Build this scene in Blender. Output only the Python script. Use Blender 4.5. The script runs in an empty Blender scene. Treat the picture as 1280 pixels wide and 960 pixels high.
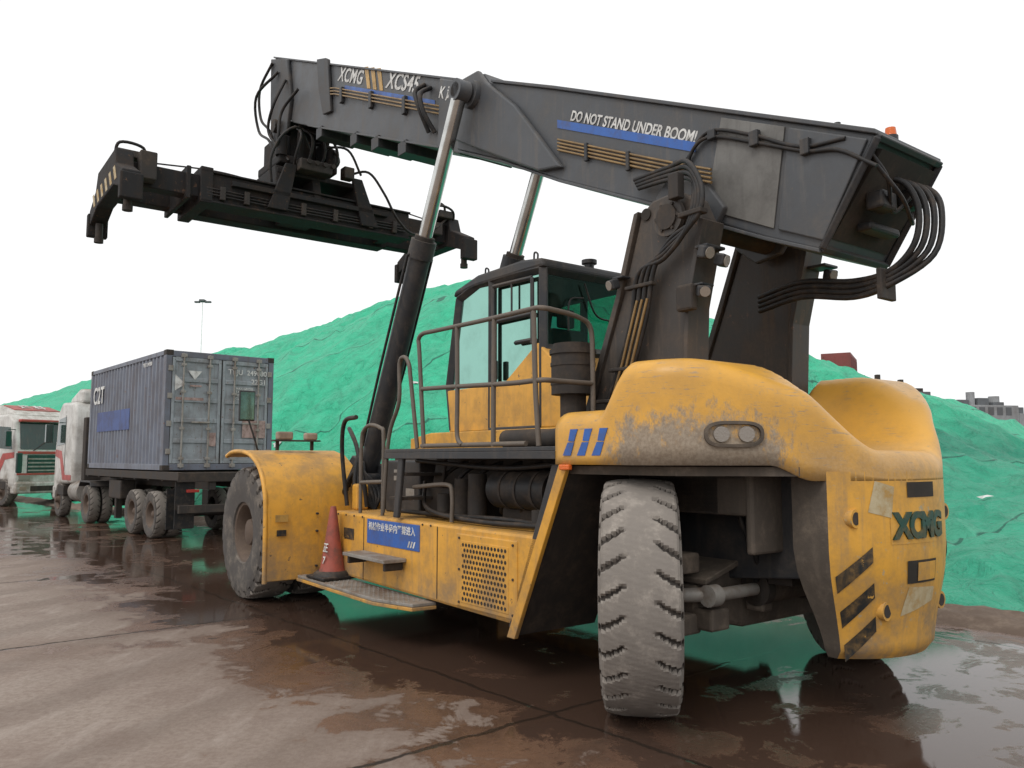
import bpy, bmesh, math, random
from mathutils import Vector, Matrix, noise as mnoise
random.seed(7)
scene=bpy.context.scene
D=bpy.data; COL=scene.collection
rad=math.radians

# ---------------------------------------------------------------- materials
def newmat(name):
    m=D.materials.new(name); m.use_nodes=True
    nt=m.node_tree; b=nt.nodes['Principled BSDF']
    return m,nt,b
def N(nt,t,**k):
    n=nt.nodes.new(t)
    for a,v in k.items(): setattr(n,a,v)
    return n
def math_(nt,op,a,b=None,c=None,clamp=False):
    n=N(nt,'ShaderNodeMath',operation=op); n.use_clamp=clamp
    for i,v in enumerate((a,b,c)):
        if v is None: continue
        if isinstance(v,(int,float)): n.inputs[i].default_value=v
        else: nt.links.new(v,n.inputs[i])
    return n.outputs[0]
def noise_(nt,vec,scale,detail=6,rough=.6,dist=0):
    n=N(nt,'ShaderNodeTexNoise'); n.inputs['Scale'].default_value=scale
    n.inputs['Detail'].default_value=detail; n.inputs['Roughness'].default_value=rough
    n.inputs['Distortion'].default_value=dist
    if vec is not None: nt.links.new(vec,n.inputs['Vector'])
    return n.outputs['Fac']
def mapping(nt,vec,scale=(1,1,1),rot=(0,0,0)):
    n=N(nt,'ShaderNodeMapping'); n.inputs['Scale'].default_value=scale; n.inputs['Rotation'].default_value=rot
    nt.links.new(vec,n.inputs['Vector']); return n.outputs[0]
def smooth(nt,v,a,b,lo=0,hi=1):
    n=N(nt,'ShaderNodeMapRange',interpolation_type='SMOOTHSTEP')
    nt.links.new(v,n.inputs[0])
    n.inputs[1].default_value=a; n.inputs[2].default_value=b; n.inputs[3].default_value=lo; n.inputs[4].default_value=hi
    return n.outputs[0]
def mixc(nt,f,a,b,bt='MIX'):
    n=N(nt,'ShaderNodeMix',data_type='RGBA',blend_type=bt)
    if isinstance(f,(int,float)): n.inputs[0].default_value=f
    else: nt.links.new(f,n.inputs[0])
    for i,v in ((6,a),(7,b)):
        if isinstance(v,tuple): n.inputs[i].default_value=(*v[:3],1)
        else: nt.links.new(v,n.inputs[i])
    return n.outputs[2]
def bump_(nt,h,strength,dist=.01,b=None):
    n=N(nt,'ShaderNodeBump'); n.inputs['Strength'].default_value=strength; n.inputs['Distance'].default_value=dist
    nt.links.new(h,n.inputs['Height'])
    if b is not None: nt.links.new(n.outputs[0],b.inputs['Normal'])
    return n.outputs[0]

def paint(name,base,rough=.45,dirt=(.13,.095,.07),amt=.5,scale=2.5,metal=0,top=.35,streak=.35,low=None,chips=0.0,chipcol=(.05,.04,.035),bump=.15,spec=.5):
    m,nt,b=newmat(name); L=nt.links
    tc=N(nt,'ShaderNodeTexCoord').outputs['Object']
    geo=N(nt,'ShaderNodeNewGeometry')
    sep=N(nt,'ShaderNodeSeparateXYZ'); L.new(geo.outputs['Normal'],sep.inputs[0])
    n1=noise_(nt,tc,scale,5,.68)
    f=smooth(nt,n1,.42,.72,0,amt)
    if streak>0:
        n2=noise_(nt,mapping(nt,tc,(7,7,.7)),1.6,4,.6)
        f=math_(nt,'MAXIMUM',f,smooth(nt,n2,.48,.72,0,streak))
    n3=noise_(nt,tc,34,3,.65)
    f=math_(nt,'MULTIPLY',f,smooth(nt,n3,.25,.7,.55,1.15))
    if top>0:
        up=smooth(nt,sep.outputs[2],.35,.95,0,top)
        f=math_(nt,'ADD',f,math_(nt,'MULTIPLY',up,smooth(nt,n1,.3,.6,.4,1)))
    if low:
        pos=N(nt,'ShaderNodeSeparateXYZ'); L.new(geo.outputs['Position'],pos.inputs[0])
        lo=smooth(nt,pos.outputs[2],low,.25,0,.75)
        f=math_(nt,'ADD',f,math_(nt,'MULTIPLY',lo,smooth(nt,n1,.3,.65,.25,1)))
    f=math_(nt,'MINIMUM',f,.95)
    tone=mixc(nt,smooth(nt,n1,.3,.7),tuple(min(1,c*1.08) for c in base),tuple(c*.82 for c in base))
    col=mixc(nt,f,tone,dirt)
    if chips>0:
        cn=noise_(nt,tc,11,6,.75)
        col=mixc(nt,smooth(nt,cn,.66-chips*.1,.68-chips*.1),col,chipcol)
    L.new(col,b.inputs['Base Color'])
    L.new(math_(nt,'ADD',math_(nt,'MULTIPLY',f,.4),rough,clamp=True),b.inputs['Roughness'])
    b.inputs['Metallic'].default_value=metal; b.inputs['Specular IOR Level'].default_value=spec
    if bump: bump_(nt,n3,bump,.006,b)
    return m
YEL=paint('yellow_paint',(.69,.345,.045),.42,dirt=(.27,.18,.10),amt=.42,streak=.4,low=1.0,chips=.2,chipcol=(.12,.08,.05),scale=3)
DARK=paint('dark_grey_paint',(.032,.034,.038),.45,dirt=(.15,.12,.095),amt=.4,top=.4,streak=.35,spec=.35)
BOOM=paint('boom_grey_paint',(.075,.08,.088),.42,dirt=(.17,.15,.13),amt=.4,top=.35,streak=.45,chips=.1,chipcol=(.12,.1,.08),spec=.35)
BOOML=paint('boom_worn_panel',(.17,.165,.155),.45,dirt=(.09,.085,.08),amt=.5,top=.4,streak=.5,spec=.35)
SPR=paint('spreader_paint',(.022,.022,.023),.7,dirt=(.08,.055,.04),amt=.5,top=.25,chips=.45,chipcol=(.10,.06,.04),spec=.2)
GRIMY=paint('grimy_metal',(.038,.033,.03),.65,dirt=(.12,.09,.068),amt=.6,scale=4,top=.5,spec=.3)
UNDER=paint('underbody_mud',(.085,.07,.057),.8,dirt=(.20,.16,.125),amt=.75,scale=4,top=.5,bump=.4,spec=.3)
TOWER=paint('tower_paint',(.055,.049,.045),.5,dirt=(.16,.12,.09),amt=.5,scale=2,top=.4,streak=.6,chips=.2,chipcol=(.16,.1,.07),spec=.35)
RUB=paint('tyre_rubber',(.07,.062,.057),.8,dirt=(.22,.19,.16),amt=.8,scale=5,top=.5,streak=0,bump=.3)
RUBD=paint('tread_rubber_dusty',(.19,.168,.148),.85,dirt=(.32,.285,.25),amt=.9,scale=6,top=.3,streak=0,bump=.4)
GROOVE=paint('tread_groove_rubber',(.045,.038,.033),.9,dirt=(.12,.1,.085),amt=.7,scale=8,top=.1,streak=0)
RIM=paint('wheel_rim_mud',(.10,.068,.05),.7,dirt=(.17,.125,.095),amt=.7,scale=6)
CHROME=paint('chrome_rod',(.6,.6,.58),.16,amt=.15,metal=1,top=.1,streak=.2,bump=0)
HOSE=paint('hose_rubber',(.018,.018,.019),.5,amt=.4,scale=8,top=.4,streak=0,spec=.3)
PIPE=paint('gold_pipe',(.28,.18,.075),.4,metal=.3,amt=.4,scale=6,streak=0)
RAIL=paint('railing_paint',(.11,.09,.072),.5,dirt=(.2,.16,.125),amt=.6,scale=8,streak=0)
BLUE=paint('blue_marking',(.025,.11,.40),.4,amt=.4,scale=5,top=.1)
WHT=paint('white_marking',(.68,.68,.66),.5,amt=.4,scale=8,top=.1)
GOLD=paint('gold_marking',(.50,.30,.08),.4,amt=.4,scale=8,top=.1)
BLK=paint('black_marking',(.018,.02,.02),.5,dirt=(.35,.2,.06),amt=.5,scale=9,top=.1,chips=.4,chipcol=(.55,.3,.06))
GREENL=paint('dark_green_letters',(.012,.06,.045),.45,dirt=(.3,.18,.06),amt=.3,scale=9,top=.1)
SILV=paint('aluminium_plate',(.30,.285,.26),.5,dirt=(.2,.14,.1),amt=.7,scale=5,metal=.2,top=.4)
CONT=paint('container_blue_grey',(.15,.168,.21),.5,dirt=(.14,.11,.1),amt=.4,scale=1.4,top=.3,streak=.55,chips=.35,chipcol=(.15,.075,.05))
CONTD=paint('container_door',(.30,.335,.36),.5,dirt=(.18,.15,.13),amt=.5,scale=2,top=.3,streak=.6,chips=.4,chipcol=(.16,.085,.055))
CONTB=paint('container_logo_blue',(.03,.07,.24),.5,amt=.35,scale=3,streak=.4)
TRWH=paint('truck_white',(.6,.59,.56),.35,dirt=(.24,.2,.16),amt=.5,low=1.9,scale=2)
TRRED=paint('truck_red',(.42,.055,.045),.4,amt=.4)
CONE=paint('cone_red',(.33,.075,.05),.6,dirt=(.13,.085,.07),amt=.7,scale=7)
COLL=paint('cone_faded_band',(.42,.3,.27),.6,dirt=(.16,.09,.075),amt=.8,scale=7)
TAN=paint('lamp_tan',(.36,.27,.2),.5,amt=.4)
REDC=paint('stacked_container_red',(.22,.05,.045),.6,amt=.4,scale=.5)
BLD=paint('building_render',(.3,.31,.32),.8,amt=.4,scale=.2,bump=0)
BLDD=paint('building_dark',(.12,.13,.14),.8,amt=.4,scale=.2,bump=0)
POLE=paint('pale_pole',(.85,.85,.85),.5,amt=.02,bump=0,top=0,streak=0)
SEAT=paint('seat_fabric',(.03,.03,.035),.9,amt=.1)
DK=paint('recess_dark',(.02,.016,.012),.8,amt=.3)
BARE=paint('primer_patch',(.48,.40,.25),.6,dirt=(.42,.24,.06),amt=.9,scale=9)
WINB=paint('dark_window',(.02,.05,.045),.08,amt=.15,bump=0)

def lens(name,col,rough=.15):
    m,nt,b=newmat(name); b.inputs['Base Color'].default_value=(*col,1); b.inputs['Roughness'].default_value=rough
    tc=N(nt,'ShaderNodeTexCoord').outputs['Object']; v=N(nt,'ShaderNodeTexVoronoi'); v.inputs['Scale'].default_value=90
    nt.links.new(tc,v.inputs['Vector']); bump_(nt,v.outputs['Distance'],.4,.003,b)
    return m
LGREY=lens('lamp_glass_grey',(.26,.23,.2)); LORG=lens('beacon_orange',(.7,.14,.02)); LRED=lens('tail_lens_red',(.35,.03,.02))
def glass(name,tint,dust=.1):
    m,nt,b=newmat(name); nt.nodes.remove(b)
    out=nt.nodes['Material Output']
    tr=N(nt,'ShaderNodeBsdfTransparent'); tr.inputs[0].default_value=(*tint,1)
    gl=N(nt,'ShaderNodeBsdfGlossy'); gl.inputs['Roughness'].default_value=.04; gl.inputs[0].default_value=(.3,.55,.47,1)
    fr=N(nt,'ShaderNodeFresnel'); fr.inputs[0].default_value=1.3
    tc=N(nt,'ShaderNodeTexCoord').outputs['Object']
    df=N(nt,'ShaderNodeBsdfDiffuse'); df.inputs[0].default_value=(.10,.13,.11,1)
    mx=N(nt,'ShaderNodeMixShader'); nt.links.new(fr.outputs[0],mx.inputs[0]); nt.links.new(tr.outputs[0],mx.inputs[1]); nt.links.new(gl.outputs[0],mx.inputs[2])
    m2=N(nt,'ShaderNodeMixShader'); nt.links.new(smooth(nt,noise_(nt,tc,3,4),.4,.8,.04,dust+.15),m2.inputs[0]); nt.links.new(mx.outputs[0],m2.inputs[1]); nt.links.new(df.outputs[0],m2.inputs[2])
    nt.links.new(m2.outputs[0],out.inputs[0]); return m
GLASS=glass('cab_glass_green',(.20,.52,.45))
DARKGL=paint('mirror_glass',(.2,.38,.33),.12,amt=.2,metal=.8,bump=0)

# ---------------------------------------------------------------- mesh helpers
PARENT=None
def link(name,me,mat=None,bev=0,seg=2,smooth_=False,sharp=35):
    ob=D.objects.new(name,me); COL.objects.link(ob)
    if mat: me.materials.append(mat)
    if PARENT: ob.parent=PARENT
    if bev:
        md=ob.modifiers.new('bevel','BEVEL'); md.width=bev; md.segments=seg; md.limit_method='ANGLE'; md.angle_limit=rad(30)
    if smooth_:
        me.shade_smooth()
        me.set_sharp_from_angle(angle=rad(sharp))
    return ob
def fix(bm):
    bmesh.ops.recalc_face_normals(bm,faces=bm.faces)
def frombm(name,bm,mat,**k):
    fix(bm); me=D.meshes.new(name); bm.to_mesh(me); bm.free(); return link(name,me,mat,**k)
def root(name,loc,ang):
    global PARENT
    e=D.objects.new(name,None); COL.objects.link(e); e.location=loc; e.rotation_euler=(0,0,rad(ang)); e.empty_display_size=.5
    PARENT=e; return e
def add_prism(bm,pts,a0,a1,axis='y'):
    def P(p,a):
        if axis=='y': return (p[0],a,p[1])
        if axis=='x': return (a,p[0],p[1])
        return (p[0],p[1],a)
    v0=[bm.verts.new(P(p,a0)) for p in pts]; v1=[bm.verts.new(P(p,a1)) for p in pts]
    bm.faces.new(v0); bm.faces.new(v1[::-1]); n=len(pts)
    for i in range(n): bm.faces.new((v0[i],v0[(i+1)%n],v1[(i+1)%n],v1[i]))
def prism(name,pts,a0,a1,mat,axis='y',bev=.012,**k):
    bm=bmesh.new(); add_prism(bm,pts,a0,a1,axis); return frombm(name,bm,mat,bev=bev,**k)
def add_box(bm,x0,x1,y0,y1,z0,z1): add_prism(bm,[(x0,y0),(x1,y0),(x1,y1),(x0,y1)],z0,z1,'z')
def box(name,x0,x1,y0,y1,z0,z1,mat,bev=.01,**k):
    bm=bmesh.new(); add_box(bm,x0,x1,y0,y1,z0,z1); return frombm(name,bm,mat,bev=bev,**k)
def boxes(name,lst,mat,bev=.008,**k):
    bm=bmesh.new()
    for b in lst: add_box(bm,*b)
    return frombm(name,bm,mat,bev=bev,**k)
def basis(d):
    d=d.normalized(); u=Vector((0,0,1)) if abs(d.z)<.9 else Vector((1,0,0))
    a=d.cross(u).normalized(); return a,d.cross(a).normalized()
def add_cyl(bm,p0,p1,r0,r1=None,n=24,cap=True):
    p0=Vector(p0);p1=Vector(p1); r1=r0 if r1 is None else r1
    a,b=basis(p1-p0)
    c0=[bm.verts.new(p0+(a*math.cos(2*math.pi*i/n)+b*math.sin(2*math.pi*i/n))*r0) for i in range(n)]
    c1=[bm.verts.new(p1+(a*math.cos(2*math.pi*i/n)+b*math.sin(2*math.pi*i/n))*r1) for i in range(n)]
    for i in range(n): bm.faces.new((c0[i],c0[(i+1)%n],c1[(i+1)%n],c1[i]))
    if cap: bm.faces.new(c0[::-1]); bm.faces.new(c1)
def cyl(name,p0,p1,r0,mat,r1=None,n=28,bev=0):
    bm=bmesh.new(); add_cyl(bm,p0,p1,r0,r1,n); return frombm(name,bm,mat,smooth_=True,bev=bev)
def cyls(name,lst,mat,n=16):
    bm=bmesh.new()
    for c in lst: add_cyl(bm,*c,n=n)
    return frombm(name,bm,mat,smooth_=True)
def catmull(pts,k=6):
    pts=[Vector(p) for p in pts]
    if len(pts)<3: return pts
    o=[]; P=[pts[0]*2-pts[1]]+pts+[pts[-1]*2-pts[-2]]
    for i in range(1,len(P)-2):
        a,b,c,d=P[i-1:i+3]
        for j in range(k):
            t=j/k; o.append(.5*((2*b)+(c-a)*t+(2*a-5*b+4*c-d)*t*t+(3*b-a-3*c+d)*t**3))
    o.append(pts[-1]); return o
def add_tube(bm,pts,r,n=8,k=6,smoothp=True):
    ps=catmull(pts,k) if smoothp else [Vector(p) for p in pts]
    rings=[]; a=None
    for i,p in enumerate(ps):
        d=(ps[min(i+1,len(ps)-1)]-ps[max(i-1,0)]).normalized()
        if a is None: a,_=basis(d)
        a=(a-d*a.dot(d)).normalized(); b=d.cross(a)
        rings.append([bm.verts.new(p+(a*math.cos(2*math.pi*j/n)+b*math.sin(2*math.pi*j/n))*r) for j in range(n)])
    for i in range(len(rings)-1):
        for j in range(n): bm.faces.new((rings[i][j],rings[i][(j+1)%n],rings[i+1][(j+1)%n],rings[i+1][j]))
    bm.faces.new(rings[0][::-1]); bm.faces.new(rings[-1])
def tubes(name,lst,r,mat,n=8,k=6,smoothp=True):
    bm=bmesh.new()
    for p in lst: add_tube(bm,p,r,n,k,smoothp)
    return frombm(name,bm,mat,smooth_=True,sharp=60)
def text(name,s,origin,X,Y,size,mat,ext=.002,align='LEFT',shear=0,sx=1,bold=.02,sp=1.0):
    c=D.curves.new(name,'FONT'); c.body=s; c.size=size; c.extrude=ext; c.align_x=align; c.align_y='CENTER'; c.shear=shear; c.offset=bold*size; c.space_character=sp
    c.materials.append(mat)
    o=D.objects.new(name,c); COL.objects.link(o); o.parent=PARENT
    X=Vector(X).normalized(); Y=Vector(Y).normalized(); Z=X.cross(Y)
    m=Matrix((X*sx,Y,Z)).transposed().to_4x4(); m.translation=Vector(origin); o.matrix_local=m
    return o
def lathe(name,prof,center,ang,mat,n=48,sharp=35,axis_flip=1):
    bm=bmesh.new(); R=Matrix.Rotation(ang,3,'Z'); c=Vector(center); rings=[]
    for a,r in prof:
        rings.append([bm.verts.new(c+R@Vector((r*math.cos(2*math.pi*i/n),a*axis_flip,r*math.sin(2*math.pi*i/n)))) for i in range(n)])
    for k in range(len(rings)-1):
        for i in range(n): bm.faces.new((rings[k][i],rings[k][(i+1)%n],rings[k+1][(i+1)%n],rings[k+1][i]))
    bm.faces.new(rings[0][::-1]); bm.faces.new(rings[-1])
    return frombm(name,bm,mat,smooth_=True,sharp=sharp)
def tyre(name,center,ang,R,w,rim_r,lugs=26,depth=.03,mat=RUB,matT=RUBD,inner=.34,gw=.30):
    hw=w/2
    side=[(-hw*.78,rim_r),(-hw*.92,rim_r+.02),(-hw*1.0,rim_r+(R-rim_r)*.35),(-hw*1.03,rim_r+(R-rim_r)*.55),(-hw*1.0,rim_r+(R-rim_r)*.78),(-hw*.965,R-.085),(-hw*.93,R-.035)]
    na=28
    tr=[(-hw*.88+hw*1.76*i/na,R-.022*abs(-1+2*i/na)**3) for i in range(na+1)]
    prof=side+tr+[(-a,r) for a,r in side[::-1]]
    sub=12; seg=lugs*sub; bm=bmesh.new(); M_=Matrix.Rotation(ang,3,'Z'); c=Vector(center); rings=[]; gset=[]
    for pi_,(a,r) in enumerate(prof):
        ring=[]; gr=[]
        for i in range(seg):
            t=i/seg; rr=r; g=0
            if r>R-.09:
                ay=abs(a)/hw; sgn=1 if a>0 else -1
                ph=(t*lugs+(0.5 if sgn>0 else 0)+.10*math.sin(ay*5)-ay*.35)%1.0
                wgt=gw*(.55+.6*max(0,ay-inner))
                if ay>inner+.05*math.sin(i*1.7) and ph<wgt: rr=r-depth*min(1,.35+(ay-inner)*3.5); g=1
                if g==0: rr-=.002*math.sin(i*2.3+a*40)
            gr.append(g); th=2*math.pi*t
            ring.append(bm.verts.new(c+M_@Vector((rr*math.cos(th),a,rr*math.sin(th)))))
        rings.append(ring); gset.append(gr)
    ns=len(side)
    for k in range(len(rings)-1):
        for i in range(seg):
            j=(i+1)%seg
            f=bm.faces.new((rings[k][i],rings[k][j],rings[k+1][j],rings[k+1][i]))
            g=gset[k][i]+gset[k][j]+gset[k+1][i]+gset[k+1][j]
            f.material_index=2 if g>=3 else (1 if ns-2<=k<ns+na+1 else 0)
    fix(bm); me=D.meshes.new(name); bm.to_mesh(me); bm.free(); me.materials.append(mat)
    o=link(name,me,None,smooth_=True,sharp=28); me.materials.append(matT); me.materials.append(GROOVE); return o
def rim(name,center,ang,w,r,mat,out=1,dish=.1,bolts=12,hub=.16):
    hw=w/2*.8
    prof=[(-hw,r+.01),(-hw,r-.03),(-hw+.06,r-.05),(hw-.06,r-.06),(hw-.015,r-.03),(hw,r+.015),(hw+.01,r+.005),(hw,r-.03),(hw-.05,r-.06),(hw-dish,r-.09),(hw-dish-.02,r*.62),(hw-dish+.01,r*.58),(hw-dish+.02,hub+.02),(hw-dish+.06,hub),(hw-dish+.12,hub*.9),(hw-dish+.14,hub*.5),(hw-dish+.15,.01)]
    lathe(name,prof,center,ang,mat,axis_flip=out)
    M_=Matrix.Rotation(ang,3,'Z'); c=Vector(center); lst=[]
    for i in range(bolts):
        t=2*math.pi*i/bolts; rr=hub+(r*.6-hub)*.55
        p=lambda a:c+M_@Vector((rr*math.cos(t),a*out,rr*math.sin(t)))
        lst.append((p(hw-dish),p(hw-dish+.035),.016))
    cyls(name+'_bolts',lst,mat,8)

# ================================================================ REACH STACKER
root('reach_stacker',(1.99,6.46,0),127)
FX0=6.16
for i,(yy,o) in enumerate(((1.84,1),(1.24,1),(-1.84,-1),(-1.24,-1))):
    tyre('front_tyre_%d'%i,(FX0,yy,.82),0,.82,.5,.36,lugs=24,inner=.2)
    rim('front_rim_%d'%i,(FX0,yy,.82),0,.5,.37,RIM,out=o,dish=.17 if i in(0,2) else .1,hub=.17,bolts=16)
for i,(yy,a,o) in enumerate(((1.31,-46,1),(-1.36,-38,-1))):
    tyre('rear_tyre_%d'%i,(.07,yy,.80),rad(a),.80,.52,.36,lugs=27,depth=.032,mat=RUBD,gw=.25)
    rim('rear_rim_%d'%i,(.07,yy,.80),rad(a),.52,.37,RIM,out=o,dish=.2)
prism('chassis_frame_left',[(-.9,.95),(1.0,.75),(6.9,.7),(6.9,1.5),(4.8,1.7),(.2,1.75),(-.9,1.75)],.5,.62,DARK)
prism('chassis_frame_right',[(-.9,.95),(1.0,.75),(6.9,.7),(6.9,1.5),(4.8,1.7),(.2,1.75),(-.9,1.75)],-.62,-.5,DARK)
boxes('chassis_cross_members',[(x,x+.2,-.5,.5,.85,1.6) for x in (-.6,1.2,3.0,4.6,6.5)]+[(-.3,4.4,-.9,.9,1.35,1.78)],GRIMY)
cyl('front_axle',(FX0,-1.7,.82),(FX0,1.7,.82),.24,GRIMY)
box('front_frame_block',5.3,6.8,-.95,.95,.55,1.55,DARK,bev=.04)
box('belly_tank',1.6,4.4,-.9,.9,.5,1.2,GRIMY,bev=.04)
prism('rear_axle_beam',[(-1.0,.62),(-.45,.5),(.45,.5),(1.0,.62),(1.0,.84),(.5,.98),(-.5,.98),(-1.0,.84)],-.16,.16,UNDER,axis='x',bev=.03)
prism('axle_top_plate',[(-.98,.86),(-.5,1.0),(.5,1.0),(.98,.86),(.98,.9),(.5,1.04),(-.5,1.04),(-.98,.9)],-.24,.24,UNDER,axis='x',bev=.01)
cyl('steering_cylinder',(-.29,-.5,.80),(-.29,.45,.80),.11,UNDER)
cyls('steering_glands',[((-.29,.42,.8),(-.29,.5,.8),.125),((-.29,-.55,.8),(-.29,-.47,.8),.125),((-.29,-.1,.8),(-.29,-.06,.8),.122)],GRIMY,24)
cyls('steering_rods',[((-.29,.45,.8),(-.29,.98,.8),.045),((-.29,-.5,.8),(-.29,-.98,.8),.045),((-.24,.98,.8),(.05,1.22,.78),.05),((-.24,-.98,.8),(.05,-1.22,.78),.05),((-.29,.93,.8),(-.29,1.03,.8),.075)],SILV)
boxes('axle_knuckles',[(-.17,.17,.95,1.2,.52,.66),(-.17,.17,.95,1.2,.94,1.08),(-.17,.17,-1.2,-.95,.52,.66),(-.17,.17,-1.2,-.95,.94,1.08),(-.36,-.2,.38,.5,.64,.96),(-.36,-.2,-.55,-.42,.64,.96),(-.3,-.1,.8,1.0,.55,.7)],UNDER,bev=.02)
cyls('king_pins',[((0,1.12,.45),(0,1.12,1.16),.09),((0,-1.15,.45),(0,-1.15,1.16),.09)],UNDER)
cyls('rear_hubs',[((0.02,1.08,.80),(0.10,1.22,.80),.2),((0,-1.1,.82),(.12,-1.3,.82),.2)],UNDER)
box('axle_cradle',-.3,.3,-.42,.42,1.02,1.5,UNDER,bev=.03)
tubes('axle_hoses',[[(-.3,.35,1.5),(-.42,.45,1.25),(-.44,.3,1.0),(-.36,.2,.9)],[(-.3,-.1,1.5),(-.48,-.15,1.2),(-.47,.1,1.0),(-.36,.15,.9)],[(-.3,.7,1.55),(-.38,.75,1.3),(-.4,.6,1.0),(-.3,.5,.86)],[(-.3,.62,1.3),(-.5,.3,1.2),(-.52,-.1,1.22),(-.48,-.4,1.0),(-.4,-.3,.85)]],.022,HOSE)
boxes('arch_frame_plates',[(-.62,-.56,-.62,.95,1.1,1.65),(-.56,.4,.62,.9,1.35,1.62)],UNDER,bev=.02)
cyls('arch_spring_cans',[((-.5,.75,1.1),(-.5,.75,1.6),.07),((-.45,.5,1.0),(-.45,.5,1.15),.09)],GRIMY,20)
prism('wheel_arch_liner',[(-1.0,.55),(-.95,.9),(-.4,1.45),(.55,1.55),(.55,-1.55),(-.4,-1.45),(-.95,-.9),(-1.0,-.55)],1.63,1.69,UNDER,axis='z',bev=0)
for s in (1,-1):
    t='l' if s>0 else 'r'
    bm=bmesh.new()
    add_prism(bm,[(.48,1.71),(.58,1.71),(1.23,.34),(1.13,.34)],s*1.58 if s>0 else -1.62,s*1.62 if s>0 else -1.58,'y')
    frombm('arch_strip_'+t,bm,YEL if s>0 else GRIMY,bev=.006)
    prism('arch_wall_'+t,[(.52,1.70),(.56,1.70),(1.19,.36),(1.15,.36)],min(s*.75,s*1.57),max(s*.75,s*1.57),GRIMY,bev=0)
    prism('arch_wall_gusset_'+t,[(.56,1.70),(.75,1.70),(1.3,.40),(1.19,.36)],min(s*1.46,s*1.55),max(s*1.46,s*1.55),DARK,bev=.01)

# ---- rear tail block & hood
def xc(y): return -1.31+.28*(abs(y)/.75)**2.2
half=[(.62,1.62),(.35,1.63),(.1,1.63),(-.15,1.62),(-.33,1.585),(-.47,1.50),(-.62,1.36),(-.78,1.16),(-.92,.95)]
cont=[(x,y) for x,y in half]+[(xc(y),y) for y in (.75,.6,.45,.3,.15,0,-.15,-.3,-.45,-.6,-.75)]+[(x,-y) for x,y in half[::-1]]
cs=catmull([(x,y,0) for x,y in cont],6)
def sstep(a,b,v):
    t=max(0,min(1,(v-a)/(b-a))); return t*t*(3-2*t)
def podH(x):
    if x>.16: return 2.09
    if x>-.12: return 2.09+(2.41-2.09)*sstep(.16,-.12,x)
    if x>-.4: return 2.41
    return 2.41+(1.94-2.41)*sstep(-.40,-1.36,x)**1.15
def hoodH(x,y):
    v=1.80; k=sstep(.28,.76,abs(y)); h=podH(x)
    return v+(h-v)*k if h>v else h
bm=bmesh.new(); cen=Vector((-.05,0,0)); rings=[]
def zb(p): return 1.70 if p.x>-.85 else (1.70-.10*sstep(-.85,-1.0,p.x))
rings.append([bm.verts.new((p.x,p.y,zb(p))) for p in cs])
RR=.14
def inset(p,d):
    q=cen-p; return p+q*min(.999,d/q.length)
for t in (.25,.5,.75,1.0):
    row=[]
    for p in cs:
        z0=zb(p); z1=max(z0+.06,hoodH(inset(p,.12).x,inset(p,.12).y)-RR); row.append(bm.verts.new((p.x,p.y,z0+(z1-z0)*t)))
    rings.append(row)
for a in (15,30,45,60,75,90):
    row=[]
    for p in cs:
        q=inset(p,RR*(1-math.cos(rad(a)))); qq=inset(p,.12); z1=max(zb(p)+.06,hoodH(qq.x,qq.y)-RR)
        h=hoodH(inset(p,RR).x,inset(p,RR).y)
        row.append(bm.verts.new((q.x,q.y,z1+(h-z1)*math.sin(rad(a)))))
    rings.append(row)
for f in [i/22 for i in range(1,22)]:
    row=[]
    for p in cs:
        q0=inset(p,RR); q=q0+(cen-q0)*f; row.append(bm.verts.new((q.x,q.y,hoodH(q.x,q.y))))
    rings.append(row)
n=len(cs)
for k in range(len(rings)-1):
    for i in range(n-1):
        bm.faces.new((rings[k][i],rings[k][i+1],rings[k+1][i+1],rings[k+1][i]))
m,nt,b=newmat('hood_yellow_worn'); YELH=m; L=nt.links
tc=N(nt,'ShaderNodeTexCoord').outputs['Object']; sp=N(nt,'ShaderNodeSeparateXYZ'); L.new(tc,sp.inputs[0])
n1=noise_(nt,tc,2.2,6,.7); n2=noise_(nt,mapping(nt,tc,(5,5,3.0),(0.3,0.5,0)),2.4,7,.78); n3=noise_(nt,tc,45,3,.6)
edge=smooth(nt,sp.outputs[2],1.72,2.30,1.0,0.0)
back=smooth(nt,sp.outputs[0],.32,-.25,0,1)
notail=smooth(nt,math_(nt,'ABSOLUTE',sp.outputs[1]),.70,1.25,.1,1)
w=math_(nt,'MULTIPLY',math_(nt,'MULTIPLY',edge,back),notail)
wn=smooth(nt,math_(nt,'ADD',math_(nt,'MULTIPLY',w,.38),math_(nt,'MULTIPLY',n2,.85)),.52,.72,0,.9)
scr=smooth(nt,noise_(nt,mapping(nt,tc,(3,3,26),(0.1,0.25,0.4)),3,5,.7),.56,.64,0,.65)
scr=math_(nt,'MULTIPLY',scr,smooth(nt,n1,.42,.58))
lowm=math_(nt,'MULTIPLY',smooth(nt,sp.outputs[2],1.95,1.7,0,.35),smooth(nt,n1,.3,.6))
f=math_(nt,'MAXIMUM',math_(nt,'MAXIMUM',wn,scr),lowm)
base=mixc(nt,smooth(nt,n1,.35,.7),(.71,.37,.055),(.56,.30,.06))
col=mixc(nt,f,base,mixc(nt,smooth(nt,n3,.3,.7),(.20,.172,.145),(.31,.275,.23)))
L.new(col,b.inputs['Base Color']); L.new(math_(nt,'ADD',math_(nt,'MULTIPLY',f,.35),.38),b.inputs['Roughness'])
bump_(nt,n3,.2,.006,b)
o=frombm('rear_hood',bm,YELH,smooth_=True,sharp=50)
md=o.modifiers.new('s','SOLIDIFY'); md.thickness=.03; md.offset=-1
YT=paint('tail_yellow_worn',(.69,.355,.05),.42,dirt=(.24,.18,.12),amt=.5,streak=.5,low=1.05,chips=.45,chipcol=(.42,.33,.2),scale=3)
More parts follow.
